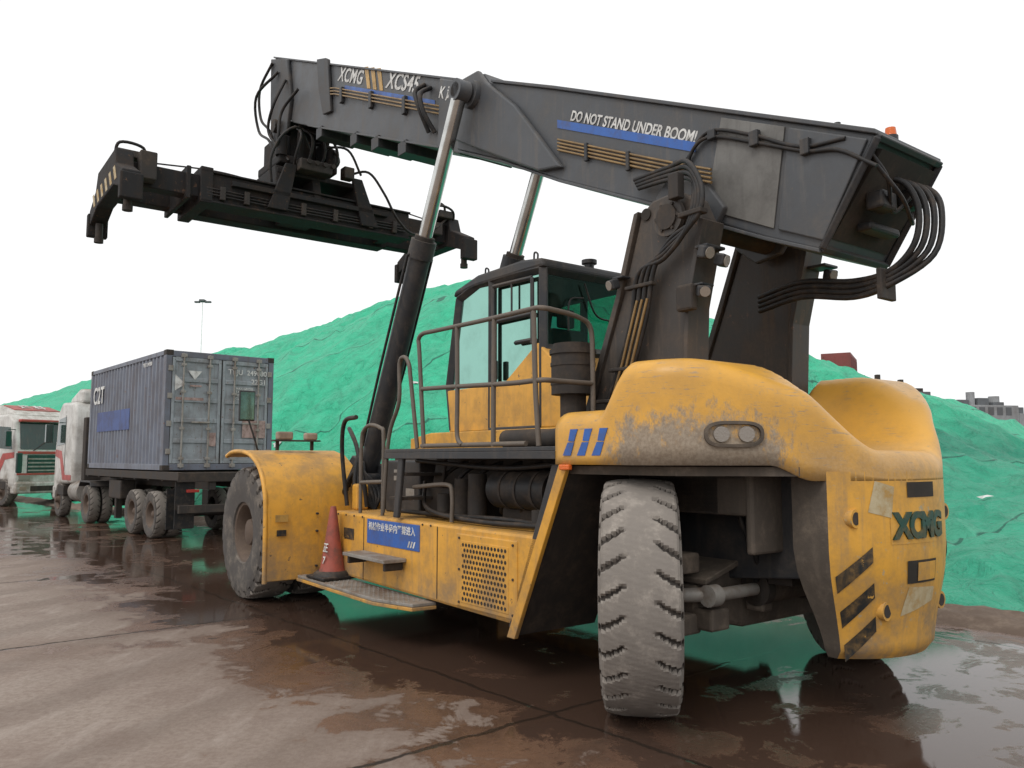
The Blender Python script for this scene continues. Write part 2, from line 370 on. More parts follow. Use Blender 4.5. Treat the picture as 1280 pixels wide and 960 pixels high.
def tk(z): return sstep(1.15,.42,z)
def tailp(y,z,off=0):
    k=tk(z); return Vector((-.55+(xc(y)-off+.55)*(1-.10*k),y*(1-.24*k),z))
bm=bmesh.new(); ys=[.74-.74*2*i/28 for i in range(29)]; rings=[]
for z in (1.66,1.5,1.3,1.15,1.0,.88,.78,.7,.62,.55,.50,.46,.44):
    k=tk(z); e=0 if z>.5 else (.5-z)*.7
    r=[tailp(y,z) for y in ys]
    r=[Vector((p.x+e,p.y*(1-e),p.z)) for p in r]
    fr=[Vector((-.78-.1*k,-.74*(1-.24*k)*(1-e),z)),Vector((-.78-.1*k,.74*(1-.24*k)*(1-e),z))]
    rings.append([bm.verts.new(p) for p in r+fr])
n=len(rings[0])
for k in range(len(rings)-1):
    for i in range(n):
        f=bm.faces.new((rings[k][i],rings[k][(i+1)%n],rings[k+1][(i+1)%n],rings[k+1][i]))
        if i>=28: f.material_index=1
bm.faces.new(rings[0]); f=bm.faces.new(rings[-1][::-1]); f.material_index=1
o=frombm('rear_counterweight',bm,YT,smooth_=True,sharp=40); o.data.materials.append(UNDER)  # side, front and bottom faces: grime and shade both put into this dark material
def tailpatch(name,poly,mat,off=.004,nsub=8):
    bm=bmesh.new(); g=[]
    (a,b,c,d)=poly
    for i in range(nsub+1):
        row=[]
        for j in range(nsub+1):
            u=i/nsub; v=j/nsub
            y=(a[0]*(1-u)+b[0]*u)*(1-v)+(d[0]*(1-u)+c[0]*u)*v; z=(a[1]*(1-u)+b[1]*u)*(1-v)+(d[1]*(1-u)+c[1]*u)*v
            row.append(bm.verts.new(tailp(y,z,off)))
        g.append(row)
    for i in range(nsub):
        for j in range(nsub): bm.faces.new((g[i][j],g[i+1][j],g[i+1][j+1],g[i][j+1]))
    return frombm(name,bm,mat,smooth_=True)
for i,z in enumerate((1.03,.80,.58)):
    tailpatch('hazard_stripe_l%d'%i,[(.72,z-.15),(.50,z+.05),(.50,z+.15),(.72,z-.04)],BLK)
    tailpatch('hazard_stripe_r%d'%i,[(-.72,z-.15),(-.50,z+.05),(-.50,z+.15),(-.72,z-.04)],BLK)
tailpatch('tail_slot_upper',[(.22,1.49),(-.10,1.49),(-.10,1.59),(.22,1.59)],DK)
tailpatch('tail_slot_lower',[(.24,.93),(-.10,.93),(-.10,1.08),(.24,1.08)],DK)
tailpatch('tail_slot_plate',[(.14,.945),(-.085,.945),(-.085,1.065),(.14,1.065)],YT,.008)
tailpatch('bare_patch_a',[(.52,1.40),(.36,1.36),(.33,1.56),(.47,1.60)],BARE,.003)
tailpatch('bare_patch_b',[(.30,.72),(-.1,.80),(-.1,.89),(.22,.91)],BARE,.003)
for i,(y,z) in enumerate(((.60,1.36),(-.60,1.36),(.42,.76),(-.42,.76))):
    q=tailp(y,z,.012); r_=tailp(y,z,-.05)
    cyl('tie_hole_ring_%d'%i,r_,q,.06,YT); cyl('tie_hole_%d'%i,r_,tailp(y,z,.014),.042,GRIMY)
tailpatch('letter_plate',[(.37,1.19),(-.13,1.19),(-.13,1.42),(.37,1.42)],YT,.003)
for i,(ch,y0) in enumerate(zip("XCMG",(.345,.215,.095,-.055))):
    dv=(tailp(y0-.13,1.30)-tailp(y0,1.30)).normalized()
    text('tail_letter_%d'%i,ch,tailp(y0,1.30,.010),dv,(0,0,1),.225,GREENL,ext=.006,sx=.88,bold=.05)
for s in (1,-1):
    t_='l' if s>0 else 'r'
    c=Vector((-.715,s*1.25,1.90)); t=(Vector((-.62,s*1.36,0))-Vector((-.78,s*1.16,0))).normalized(); nrm=Vector((-abs(t.y),s*abs(t.x),0)).normalized()
    bm=bmesh.new(); prev=[]
    for d_,rx,rz in ((-.03,.19,.085),(.018,.19,.085),(.022,.17,.065),(-.02,.165,.06)):
        ring=[]
        for i in range(32):
            a=2*math.pi*i/32; ca,sa=math.cos(a),math.sin(a)
            ex=(abs(ca)**.55)*(1 if ca>0 else -1)*rx; ez=(abs(sa)**.8)*(1 if sa>0 else -1)*rz
            ring.append(bm.verts.new(c+t*ex+Vector((0,0,ez))+nrm*d_))
        prev.append(ring)
    for k in range(3):
        for i in range(32): bm.faces.new((prev[k][i],prev[k][(i+1)%32],prev[k+1][(i+1)%32],prev[k+1][i]))
    bm.faces.new(prev[-1])
    frombm('tail_lamp_housing_'+t_,bm,UNDER,smooth_=True)
    for k in (-1,1):
        cyl('tail_lamp_%s%d'%(t_,k+1),c+t*.08*k-nrm*.03,c+t*.08*k+nrm*.018,.058,LGREY,r1=.05)
for i in range(3):
    x=.52-.155*i
    prism('slash_mark_%d'%i,[(x,1.765),(x-.085,1.765),(x-.125,1.86),(x-.055,1.86)],1.630,1.635,BLUE,bev=0)
    prism('slash_mark_top_%d'%i,[(x-.062,1.870),(x-.125,1.865),(x-.165,1.955),(x-.085,1.955)],1.630,1.635,BLUE,bev=0)
box('side_marker_lamp',.44,.55,1.61,1.65,1.66,1.70,LORG,bev=.008)
prism('hood_front_panel',[(1.58,1.70),(1.60,1.98),(1.48,2.05),(.85,2.05),(.5,1.8),(-.5,1.8),(-.85,2.05),(-1.48,2.05),(-1.60,1.98),(-1.58,1.70)],.585,.61,YEL,axis='x',bev=.005)

# ---- side boxes
for s,tag in ((1,'left'),(-1,'right')):
    y0,y1=(.95,1.55) if s>0 else (-1.55,-.95)
    prism('side_box_'+tag,[(1.17,.42),(4.62,.46),(4.62,1.15),(.88,1.15)],y0,y1,YEL,bev=.03)
boxes('box_seams',[(2.38,2.392,1.5,1.553,.47,1.12),(3.86,3.872,1.5,1.553,.47,1.12)],DK,bev=0)
box('access_panel',1.17,2.05,1.5,1.562,.46,1.09,YEL,bev=.012)
cyls('box_bolts',[((x,1.55,z),(x,1.571,z),.011) for x in (1.22,2.0) for z in (.5,.78,1.05)]+[((x,1.55,1.12),(x,1.558,1.12),.01) for x in (2.5,2.65,3.9,4.1,4.3,4.5)],GRIMY,8)
box('grille_back',1.28,1.97,1.50,1.566,.50,1.03,YEL,bev=.004)
lst=[]
for r in range(11):
    for c in range(14):
        x=1.32+c*.0475+(.024 if r%2 else 0)
        if x>1.95: continue
        z=.535+r*.046; lst.append(((x,1.55,z),(x,1.5675,z),.0175))
cyls('grille_holes',lst,DK,6)
box('warning_sign',2.70,3.78,1.54,1.558,.86,1.11,BLUE,bev=.004)
text('warning_text',"机械作业半径内严禁进入",(3.74,1.560,1.035),(-1,0,0),(0,0,1),.088,WHT,.001)
for i in range(3): prism('sign_mark_%d'%i,[(2.92-.05*i,.885),(2.895-.05*i,.885),(2.865-.05*i,.945),(2.89-.05*i,.945)],1.559,1.561,WHT,bev=0)
prism('running_plate',[(4.88,1.50),(4.88,1.86),(3.0,1.88),(2.5,1.74),(2.48,1.5)],.395,.425,SILV,axis='z',bev=.006)
prism('running_plate_rim',[(4.89,1.50),(4.89,1.87),(3.0,1.89),(2.49,1.75),(2.47,1.5)],.36,.393,YEL,axis='z',bev=.006)
lst=[]
for i in range(44):
    for j in range(6):
        x=2.62+i*.05; y=1.55+j*.052+(.02 if i%2 else 0)
        lst.append((x-.014,x+.014,y-.004,y+.004,.424,.430))
boxes('tread_pattern',lst,SILV,bev=0)
box('step_plate',2.95,3.85,1.55,1.80,.74,.775,SILV,bev=.006)
boxes('step_brackets',[(3.0,3.04,1.56,1.76,.66,.74),(3.78,3.82,1.56,1.76,.66,.74)],GRIMY)
boxes('document_plate',[(4.1,4.35,1.55,1.556,.86,.98),(4.62,4.70,1.3,1.5,.9,1.1)],BLK,bev=.002)
boxes('engine_bay',[(.8,4.3,.62,.75,1.1,1.8),(1.0,2.0,.75,1.1,1.15,1.5),(2.3,3.2,.75,1.2,1.15,1.45)],GRIMY,bev=.02)
cyl('air_tank',(1.15,1.15,1.47),(1.95,1.15,1.47),.17,HOSE)
cyl('air_tank_cap',(1.95,1.15,1.47),(2.02,1.15,1.47),.12,GRIMY)
cyls('filters',[((2.25,1.2,1.2),(2.25,1.2,1.6),.09),((2.5,1.2,1.2),(2.5,1.2,1.55),.08),((1.2,1.3,1.18),(1.2,1.3,1.32),.07),((2.75,1.25,1.2),(2.75,1.25,1.4),.07)],GRIMY)
cyls('tank_straps',[((1.3+.22*i,1.15,1.47),(1.33+.22*i,1.15,1.47),.178) for i in range(3)],GRIMY,24)
tubes('engine_hoses',[[(1.0+.3*i,.8,1.75),(1.2+.3*i,1.05,1.6),(1.4+.3*i,1.1,1.3),(1.5+.35*i,.9,1.2)] for i in range(7)]+[[(1.0,1.2,1.18),(1.6,1.35,1.22),(2.4,1.3,1.2),(3.4,1.35,1.2)],[(.9,1.3,1.7),(1.8,1.3,1.66),(3.2,1.3,1.72)],[(1.1,1.4,1.2),(2.0,1.42,1.19),(2.9,1.35,1.25),(3.2,1.2,1.5)]],.022,HOSE)
prism('stair_stringer_a',[(3.05,1.16),(3.25,1.16),(3.08,1.82),(2.9,1.82)],1.1,1.13,GRIMY)
prism('stair_stringer_b',[(3.05,1.16),(3.15,1.16),(3.05,1.82),(2.95,1.82)],1.56,1.60,DARK)
boxes('stair_treads',[(3.05,3.3,1.13,1.56,1.33,1.36),(2.98,3.22,1.13,1.56,1.57,1.60)],GRIMY,bev=.004)
boxes('equipment_cabinet',[(3.4,4.15,.75,1.15,1.15,1.72)],DARK,bev=.02)
boxes('cabinet_labels',[(3.75,3.95,1.15,1.154,1.5,1.62),(3.5,3.68,1.15,1.154,1.3,1.42)],SILV,bev=0)
prism('deck',[(.62,1.62),(3.3,1.62),(3.45,1.4),(3.45,-1.6),(.62,-1.6)],1.80,1.835,DARK,axis='z',bev=.006)
boxes('deck_edge',[(.62,3.3,1.60,1.625,1.74,1.80)],DARK,bev=.004)
prism('cab_base_fascia',[(1.4,1.84),(4.35,1.84),(4.35,1.97),(3.9,2.03),(1.4,2.03)],.66,.72,YEL,bev=.01)
box('front_deck',3.46,4.4,-.9,.72,1.70,1.835,DARK)
rl=[]
rl.append([(2.56,1.6,1.84),(2.66,1.6,2.75),(2.68,1.6,2.88),(2.6,1.6,2.93),(2.4,1.6,2.93),(1.6,1.6,2.92),(1.0,1.6,2.92),(.85,1.58,2.92),(.82,1.45,2.91),(.82,1.2,2.88),(.82,1.07,2.8),(.82,1.05,2.5),(.82,1.05,1.84)])
rl.append([(2.60,1.6,2.4),(2.0,1.6,2.38),(1.2,1.6,2.35),(.84,1.58,2.35),(.82,1.4,2.35),(.82,1.06,2.35)])
rl.append([(2.0,1.6,2.93),(1.99,1.6,2.3),(1.99,1.6,1.95),(1.9,1.61,1.86)])
rl.append([(1.43,1.6,2.92),(1.44,1.6,2.2),(1.44,1.6,1.84)])
rl.append([(.9,1.6,2.9),(.88,1.6,2.3),(.84,1.6,1.84)])
rl.append([(2.68,1.6,1.84),(2.82,1.6,2.5),(2.86,1.6,2.66),(2.95,1.6,2.74),(3.05,1.6,2.68),(3.05,1.6,2.3),(3.25,1.6,1.95),(3.35,1.6,1.2)])
rl.append([(3.55,1.5,1.15),(3.55,1.5,1.95),(3.62,1.5,2.06),(3.85,1.5,2.1),(4.0,1.5,2.05),(4.06,1.5,1.9),(4.06,1.5,1.15)])
rl.append([(3.55,1.5,1.5),(4.06,1.5,1.48)])
rl.append([(2.6,1.6,1.86),(2.3,1.6,1.86),(1.6,1.6,1.86),(1.0,1.6,1.86)])
rl.append([(2.3,1.45,1.16),(2.3,1.45,1.42),(2.4,1.45,1.5),(3.0,1.45,1.46)])
tubes('railing',rl,.021,RAIL,k=5)
# ---- cab
cabP=[(2.0,2.05),(2.0,3.60),(3.1,3.64),(3.48,3.53),(3.68,2.55),(3.6,2.05)]
def bars(name,segs,w,mat):
    bm=bmesh.new()
    for a,b in segs:
        a=Vector(a);b=Vector(b); add_cyl(bm,a,b,w,n=4)
    return frombm(name,bm,mat,bev=.01)
seg=[]
for y in (.6,-.7):
    for i in range(5):
        a=cabP[i];b=cabP[i+1]
        seg.append(((a[0],y,a[1]),(b[0],y,b[1])))
    seg.append(((2.85,y,2.05),(2.85,y,3.62)))
for i in range(1,5): seg.append(((cabP[i][0],.6,cabP[i][1]),(cabP[i][0],-.7,cabP[i][1])))
seg.append(((2.0,.6,2.8),(2.0,-.7,2.8)))
bars('cab_frame',seg,.06,DARK)
prism('cab_roof',[(1.93,3.60),(1.96,3.69),(2.3,3.73),(3.05,3.72),(3.5,3.62),(3.55,3.55),(3.1,3.60)],-.76,.66,DARK,bev=.03)
box('roof_hatch',2.3,2.8,-.3,.2,3.72,3.77,DARK,bev=.02)
cyls('roof_vent',[((2.1,-.1,3.70),(2.1,-.1,3.76),.05),((2.1,-.1,3.76),(2.1,-.1,3.80),.08)],DARK)
tubes('roof_lifting_eyes',[[(x,.55,3.72),(x,.55,3.78),(x+.05,.55,3.80),(x+.06,.55,3.72)] for x in (2.15,3.0)],.01,DARK)
for nm,y in (('left',.6),('right',-.7)):
    prism('cab_lower_panel_'+nm,[(2.0,2.03),(3.62,2.03),(3.69,2.50),(2.6,2.50),(2.05,2.86),(2.0,2.86)],y-.02,y+.045,YEL,bev=.012)
    bm=bmesh.new(); v=[bm.verts.new((x,y,z)) for x,z in ((2.04,2.8),(2.6,2.5),(3.66,2.5),(3.46,3.52),(3.08,3.60),(2.04,3.56))]; bm.faces.new(v); frombm('cab_side_glass_'+nm,bm,GLASS)
box('cab_door_sill',2.0,2.84,.60,.668,2.02,2.06,DARK)
bars('door_frame',[((2.12,.645,2.86),(2.12,.645,3.52)),((2.78,.645,2.10),(2.78,.645,3.54)),((2.12,.645,3.52),(2.78,.645,3.54)),((2.12,.645,3.16),(2.78,.645,3.16)),((2.12,.645,2.9),(2.4,.645,2.9))],.028,DARK)
bars('sliding_window',[((2.45,.65,3.18),(2.45,.65,3.53))],.015,DARK)
box('door_handle',2.68,2.74,.65,.69,2.55,2.75,DARK)
bm=bmesh.new(); v=[bm.verts.new(p) for p in ((2.0,.56,2.84),(2.0,-.66,2.84),(2.0,-.66,3.55),(2.0,.56,3.55))]; bm.faces.new(v); frombm('cab_rear_glass',bm,GLASS)
bm=bmesh.new(); v=[bm.verts.new(p) for p in ((3.66,.56,2.6),(3.66,-.66,2.6),(3.47,-.66,3.51),(3.47,.56,3.51))]; bm.faces.new(v); frombm('cab_windshield',bm,GLASS)
box('cab_rear_lower',1.98,2.03,-.66,.56,2.03,2.8,YEL)
box('cab_floor',2.0,3.6,-.68,.58,1.99,2.06,DARK)
box('cab_headliner',2.03,3.45,-.68,.58,3.54,3.58,SEAT,bev=0)
boxes('operator_seat',[(2.45,2.95,-.3,.2,2.35,2.5),(2.36,2.5,-.28,.18,2.45,3.1),(2.5,2.9,-.2,.1,2.06,2.35),(2.38,2.47,-.15,.05,3.12,3.32),(2.5,2.85,.2,.28,2.55,2.62),(3.05,3.1,.35,.45,2.06,2.8)],SEAT,bev=.04)
boxes('dashboard',[(3.2,3.5,-.3,.2,2.06,2.72),(3.3,3.36,.2,.42,2.75,3.0)],SEAT,bev=.04)
tubes('steering_wheel',[[(3.12+.035*math.cos(t),-.05+.2*math.sin(t),2.86+.16*math.cos(t)) for t in [i*math.pi/8 for i in range(17)]]],.014,SEAT)
tubes('wiper',[[(1.955,.1,3.5),(1.955,-.05,3.2),(1.955,-.3,3.15)],[(1.955,.32,3.0),(1.955,.3,3.3),(1.955,.12,3.35)]],.01,HOSE)
prism('cab_rear_fairing',[(1.42,2.03),(2.0,2.03),(2.0,2.84),(1.72,2.62)],.35,.645,YEL,bev=.02)
cyls('air_cleaner',[((1.12,1.0,2.28),(1.12,1.0,2.62),.185),((1.12,1.0,2.62),(1.12,1.0,2.66),.2),((1.12,1.0,2.05),(1.12,1.0,2.28),.11),((1.12,1.0,2.36),(1.12,1.0,2.39),.192),((1.12,1.0,2.52),(1.12,1.0,2.55),.192),((1.12,1.0,2.66),(1.12,1.0,2.71),.17)],GRIMY,32)
tubes('intake_pipe',[[(1.12,1.0,2.2),(1.14,1.0,2.0),(1.3,1.02,1.92),(1.6,1.05,1.92),(2.0,1.05,1.92)]],.085,GRIMY,n=14)
# ---- towers
for s,tag in ((1,'left'),(-1,'right')):
    yA,yB=(.55,.80) if s>0 else (-.80,-.55)
    dx=0 if s>0 else .04
    prism('boom_tower_'+tag,[(.52,3.74),(.40,3.82),(.15,3.84),(-.02,3.74),(-.10,3.56),(.06,2.9),(.10,2.2),(.10,1.75),(1.35+dx,1.75),(1.12+dx,2.2),(.74+dx,3.1)],yA+.03,yB-.03,TOWER,bev=.02)
    prism('tower_flange_front_'+tag,[(.53,3.76),(.58,3.75),(.80+dx,3.1),(1.18+dx,2.2),(1.40+dx,1.75),(1.34+dx,1.75),(1.11+dx,2.2),(.74+dx,3.1)],yA,yB,TOWER,bev=.006)
    prism('tower_flange_rear_'+tag,[(-.10,3.56),(-.14,3.54),(.02,2.9),(.06,2.2),(.06,1.8),(.10,1.8),(.10,2.2),(.06,2.9)],yA,yB,TOWER,bev=.006)
cyl('boom_pivot_pin',(.18,-.86,3.62),(.18,.86,3.62),.10,GRIMY)
cyls('pivot_caps',[((.18,.80,3.62),(.18,.84,3.62),.15),((.18,-.84,3.62),(.18,-.80,3.62),.15)],TOWER,28)
cyls('pivot_bolts',[((.18+.11*math.cos(i*math.pi/3),.84,3.62+.11*math.sin(i*math.pi/3)),(.18+.11*math.cos(i*math.pi/3),.855,3.62+.11*math.sin(i*math.pi/3)),.014) for i in range(6)],GRIMY,8)
cyls('tower_eye',[((.46,.77,3.72),(.46,.785,3.72),.05)],DK,20)
def lamp(name,p,d,s=.055):
    p=Vector(p); d=Vector(d).normalized()
    M_=d.to_track_quat('X','Z').to_matrix()
    bm=bmesh.new(); add_box(bm,-.05,.03,-s,s,-s*.85,s*.85)
    for v in bm.verts: v.co=p+M_@v.co
    frombm(name+'_body',bm,DARK,bev=.015)
    cyl(name+'_lens',p+d*.028,p+d*.036,s*.78,LGREY,n=20)
lamp('work_light_1',(-.20,.84,3.26),(-1,.1,-.3)); lamp('work_light_2',(-.22,.68,3.22),(-1,-.2,-.3)); lamp('work_light_3',(-.15,.82,2.98),(-.8,.6,-.3),.05)
lamp('work_light_4',(.74,.90,3.17),(.2,1,-.3),.05); lamp('work_light_5',(-.25,-.72,3.3),(-1,.3,-.3),.05)
boxes('work_light_brackets',[(-.2,-.08,.62,.84,3.31,3.335),(-.15,-.02,.7,.84,3.03,3.05),(.64,.76,.78,.88,3.22,3.24),(-.27,-.1,-.8,-.6,3.36,3.385)],DARK)
boxes('control_box',[(-.08,.08,.80,.88,2.85,3.05)],GRIMY,bev=.02)
# ---- boom
CB,SB=math.cos(rad(25)),math.sin(rad(25))
outer=[(-1.30,3.90),(.0,4.52),(2.0,5.47),(3.15,6.00),(3.26,6.14),(3.42,6.18),(3.80,6.22),(3.84,5.42),(2.9,5.0),(1.94,4.50),(.57,3.88),(.2,3.70),(-.44,3.38),(-.86,3.2)]
prism('boom_outer',outer,-.43,.43,BOOM,bev=.02,seg=3)
def strip(name,pts,th,y0,y1,mat,**k):
    up=[(p[0],p[1]) for p in pts]; dn=[(p[0],p[1]-th) for p in pts][::-1]; return prism(name,up+dn,y0,y1,mat,**k)
strip('boom_top_flange',[(-1.31,3.93),(0,4.55),(2.0,5.50),(3.1,6.0)],.035,-.46,.46,BOOM,bev=.006)
strip('boom_bottom_flange',[(-.87,3.21),(-.44,3.39),(.2,3.69)],.03,-.46,.46,BOOM,bev=.006)
strip('boom_bottom_flange_b',[(.57,3.89),(1.94,4.51),(2.9,5.0),(3.8,5.4)],.03,-.45,.45,BOOM,bev=.006)
for s in (1,-1):
    y0,y1=(.432,.445) if s>0 else (-.445,-.432)
    t='l' if s>0 else 'r'
    prism('boom_worn_panel_'+t,[(-.05,4.45),(-.62,4.18),(-.50,3.44),(.12,3.74)],y0,y1,BOOML,bev=.004)
    prism('boom_tail_gusset_'+t,[(-.66,4.16),(-1.25,3.88),(-.90,3.26),(-.54,3.42)],y0,y1+.01 if s>0 else y1,BOOM,bev=.01)
    prism('boom_pivot_lug_'+t,[(.62,3.95),(.50,4.08),(.1,3.98),(-.10,3.70),(.05,3.50),(.3,3.46),(.50,3.62)],y0 if s>0 else y0-.05,y1+.05 if s>0 else y1,BOOM,bev=.015)
    prism('boom_cylinder_gusset_'+t,[(3.15,5.98),(3.30,6.17),(3.62,6.19),(3.80,6.0),(3.78,5.5),(2.7,4.92),(2.2,4.66),(1.85,4.60),(2.6,5.5)],y0 if s>0 else y0-.06,y1+.06 if s>0 else y1,DARK if s<0 else BOOM,bev=.02)
cyl('cylinder_pin_boom',(3.38,-.76,5.90),(3.38,.76,5.90),.085,GRIMY)
cyls('cylinder_pin_boss',[((3.38,.5,5.90),(3.38,.57,5.90),.16),((3.38,-.57,5.90),(3.38,-.5,5.90),.16)],BOOM,24)
prism('boom_tail_opening',[(-1.26,3.83),(-1.31,3.81),(-.92,3.28),(-.89,3.30)],-.37,.37,DK,bev=0)
bars('boom_tail_rim',[((-1.31,.43,3.88),(-.88,.43,3.21)),((-1.31,-.43,3.88),(-.88,-.43,3.21)),((-1.31,-.43,3.88),(-1.31,.43,3.88)),((-.88,-.43,3.21),(-.88,.43,3.21))],.035,DARK)
boxes('boom_tail_fittings',[(-1.27,-1.15,-.25,-.1,3.52,3.66),(-1.25,-1.12,.08,.28,3.45,3.58),(-1.12,-1.0,-.2,.2,3.34,3.40)],HOSE,bev=.02)
strip('boom_blue_stripe',[(.22,4.335),(1.97,5.135)],.085,.434,.438,BLUE,bev=0)
strip('boom_blue_stripe_r',[(.22,4.335),(1.97,5.135)],.085,-.438,-.434,BLUE,bev=0)
text('boom_warning_text','DO NOT STAND UNDER BOOM!',(1.76,.439,5.10),(-CB,0,-SB-.01),(-SB,0,CB),.135,WHT,.001,sx=.86,bold=.025)
inner=[(10.35,9.15),(10.30,9.27),(3.9,6.33),(3.9,5.44),(8.6,7.36),(9.3,7.66),(10.1,8.15)]
prism('boom_inner',inner,-.33,.33,BOOM,bev=.015)
strip('boom_inner_flange_top',[(3.9,6.35),(10.32,9.3)],.03,-.36,.36,BOOM,bev=.005)
strip('boom_inner_flange_bot',[(3.9,5.46),(8.6,7.38)],.03,-.36,.36,BOOM,bev=.005)
prism('boom_collar',[(3.78,6.26),(4.30,6.50),(4.33,5.60),(3.82,5.36)],-.4,.4,BOOM,bev=.02)
strip('boom_inner_blue',[(4.5,6.30),(7.2,7.54)],.07,.334,.337,BLUE,bev=0)
text('boom_brand','XCMG',(7.42,.337,7.80),(-CB,0,-SB),(-SB,0,CB),.29,WHT,.001,shear=.15,sx=1.05,bold=.022,sp=1.08)
text('boom_model','XCS45',(5.80,.337,7.07),(-CB,0,-SB),(-SB,0,CB),.31,WHT,.001,shear=.15,sx=1.05,bold=.022,sp=1.06)
text('boom_model_b','K 起重',(4.28,.405,6.30),(-CB,0,-SB),(-SB,0,CB),.2,WHT,.001)
for i in range(3):
    x=6.42-.2*i; z=7.36-.2*i*.46
    prism('gold_mark_%d'%i,[(x,z-.17),(x-.10,z-.21),(x-.02,z+.16),(x+.10,z+.2)],.334,.338,GOLD,bev=0)
tubes('boom_pipes',[[(1.95,.45,5.04-.035*k-.12),(1.0,.45,4.60-.035*k-.12),(.35,.45,4.30-.035*k-.12),(.0,.52,4.14-.035*k-.12)] for k in range(4)],.011,PIPE,smoothp=False)
boxes('pipe_clamps',[(x,x+.04,.44,.475,5.04-(1.95-x)*.463-.27,5.04-(1.95-x)*.463-.09) for x in (.4,.95,1.5)],DARK)
tubes('boom_inner_pipes',[[(7.9,.37,7.74-.05*k),(7.5,.37,7.60-.05*k),(4.35,.37,6.16-.05*k),(3.9,.4,5.96-.05*k)] for k in range(3)],.012,PIPE,smoothp=False)
tubes('boom_inner_hoops',[[(4.75,.34,6.6),(4.72,.5,6.45),(4.62,.5,6.2),(4.6,.36,5.9)],[(4.6,.34,6.5),(4.55,.52,6.35),(4.5,.5,6.1),(4.45,.36,5.85)]],.03,HOSE)
boxes('inner_clamps',[(x,x+.08,.33,.39,5.44+(x-3.9)*.445+.35,5.44+(x-3.9)*.445+.6) for x in (5.2,6.2,7.2)],DARK)
boxes('inner_lower_rollers',[(x,x+.22,-.3,.36,5.40+(x-3.9)*.41-.10,5.46+(x-3.9)*.41+.02) for x in (5.2,6.0,6.7,8.0)],DARK)
prism('boom_tip_plate_l',[(7.75,8.18),(7.85,8.24),(8.2,8.36),(8.1,7.8),(7.9,7.3),(7.6,7.25)],.34,.39,DARK,bev=.01)
prism('boom_head_l',[(10.35,9.25),(9.5,8.9),(9.3,8.1),(9.45,7.55),(10.2,7.45),(10.3,8.2)],.33,.40,DARK,bev=.02)
prism('boom_head_r',[(10.35,9.25),(9.5,8.9),(9.3,8.1),(9.45,7.55),(10.2,7.45),(10.3,8.2)],-.40,-.33,DARK,bev=.02)
cyl('boom_head_pin',(9.85,-.5,7.75),(9.85,.5,7.75),.12,GRIMY)
tubes('head_hoses',[[(10.2,.42,9.1),(10.6,.5,8.7),(10.5,.5,8.1),(10.1,.45,7.7),(10.1,.3,7.1)],[(9.9,.42,8.8),(10.5,.6,8.5),(10.6,.5,7.9),(10.0,.5,7.5),(9.8,.4,7.0)],[(8.9,.42,8.1),(9.3,.55,7.8),(9.3,.6,7.3),(9.6,.5,7.0)],[(9.9,-.2,7.6),(9.4,-.4,7.4),(9.2,-.5,7.1),(9.5,-.4,6.9)],[(9.5,.42,8.5),(9.6,.6,8.0),(9.8,.6,7.6),(9.5,.5,7.2),(9.3,.4,6.95)]],.026,HOSE)
boxes('rotator_head',[(9.65,10.05,-.26,.26,7.0,7.85),(9.35,10.45,-.55,.55,6.92,7.08),(9.5,10.3,.3,.5,6.9,7.5),(9.5,10.3,-.5,-.3,6.9,7.5)],SPR,bev=.03)
cyls('rotator_ring',[((9.9,0,6.72),(9.9,0,6.96),.52),((9.4,.5,7.05),(9.4,.5,7.4),.1),((9.4,-.45,7.05),(9.4,-.45,7.35),.1),((9.45,.15,7.1),(9.2,.2,7.9),.06),((9.6,-.35,7.0),(9.1,-.3,7.9),.05)],SPR,28)
for y0,y1 in ((.45,.62),(-1.05,-.88),(-.2,-.05)):
    prism('carriage_plate_%d'%int(y0*100),[(9.2,6.3),(9.35,6.85),(10.45,6.85),(10.6,6.3)],y0,y1,SPR,bev=.02)
box('carriage_top',9.3,10.5,-1.0,.6,6.70,6.80,SPR,bev=.02)
prism('carriage_side_a',[(.8,6.0),(.5,6.85),(.3,6.85),(.45,6.0)],9.15,9.22,SPR,axis='x')
prism('carriage_side_b',[(-1.3,6.0),(-.95,6.85),(-.75,6.85),(-.95,6.0)],9.15,9.22,SPR,axis='x')
boxes('spreader_main_frame',[(9.25,9.62,-2.0,1.9,5.95,6.42),(10.18,10.55,-2.0,1.9,5.95,6.42),(9.62,10.18,-1.9,-1.7,6.0,6.35),(9.62,10.18,1.6,1.8,6.0,6.35),(9.62,10.18,-.3,.3,6.0,6.4)],SPR,bev=.02)
boxes('spreader_telescopic_beams',[(9.30,9.57,1.8,3.0,6.0,6.37),(10.23,10.5,1.8,3.0,6.0,6.37),(9.30,9.57,-2.9,-1.9,6.0,6.37),(10.23,10.5,-2.9,-1.9,6.0,6.37),(9.2,10.6,2.05,2.12,5.92,6.46),(9.2,10.6,1.7,1.9,5.90,6.50)],SPR,bev=.015)
boxes('spreader_flanges',[(9.2,9.66,-2.0,1.9,6.42,6.45),(9.2,9.66,-2.0,1.9,5.92,5.95),(9.15,9.25,-1.5,1.4,6.25,6.33)],SPR,bev=.005)
boxes('spreader_brackets',[(9.17,9.25,y,y+.09,5.98,6.20) for y in (-1.7,-1.2,-.5,.1,1.1,1.5)],GRIMY,bev=.01)
tubes('spreader_lines',[[(9.21,-1.9,6.15-.05*k),(9.2,0,6.13-.05*k),(9.21,1.8,6.15-.05*k)] for k in range(3)]+[[(9.4,-1.2,6.47),(9.4,-1.8,6.5),(9.35,-2.4,6.42)],[(9.4,.7,6.47),(9.4,1.6,6.52),(9.35,2.6,6.42)]],.014,HOSE)
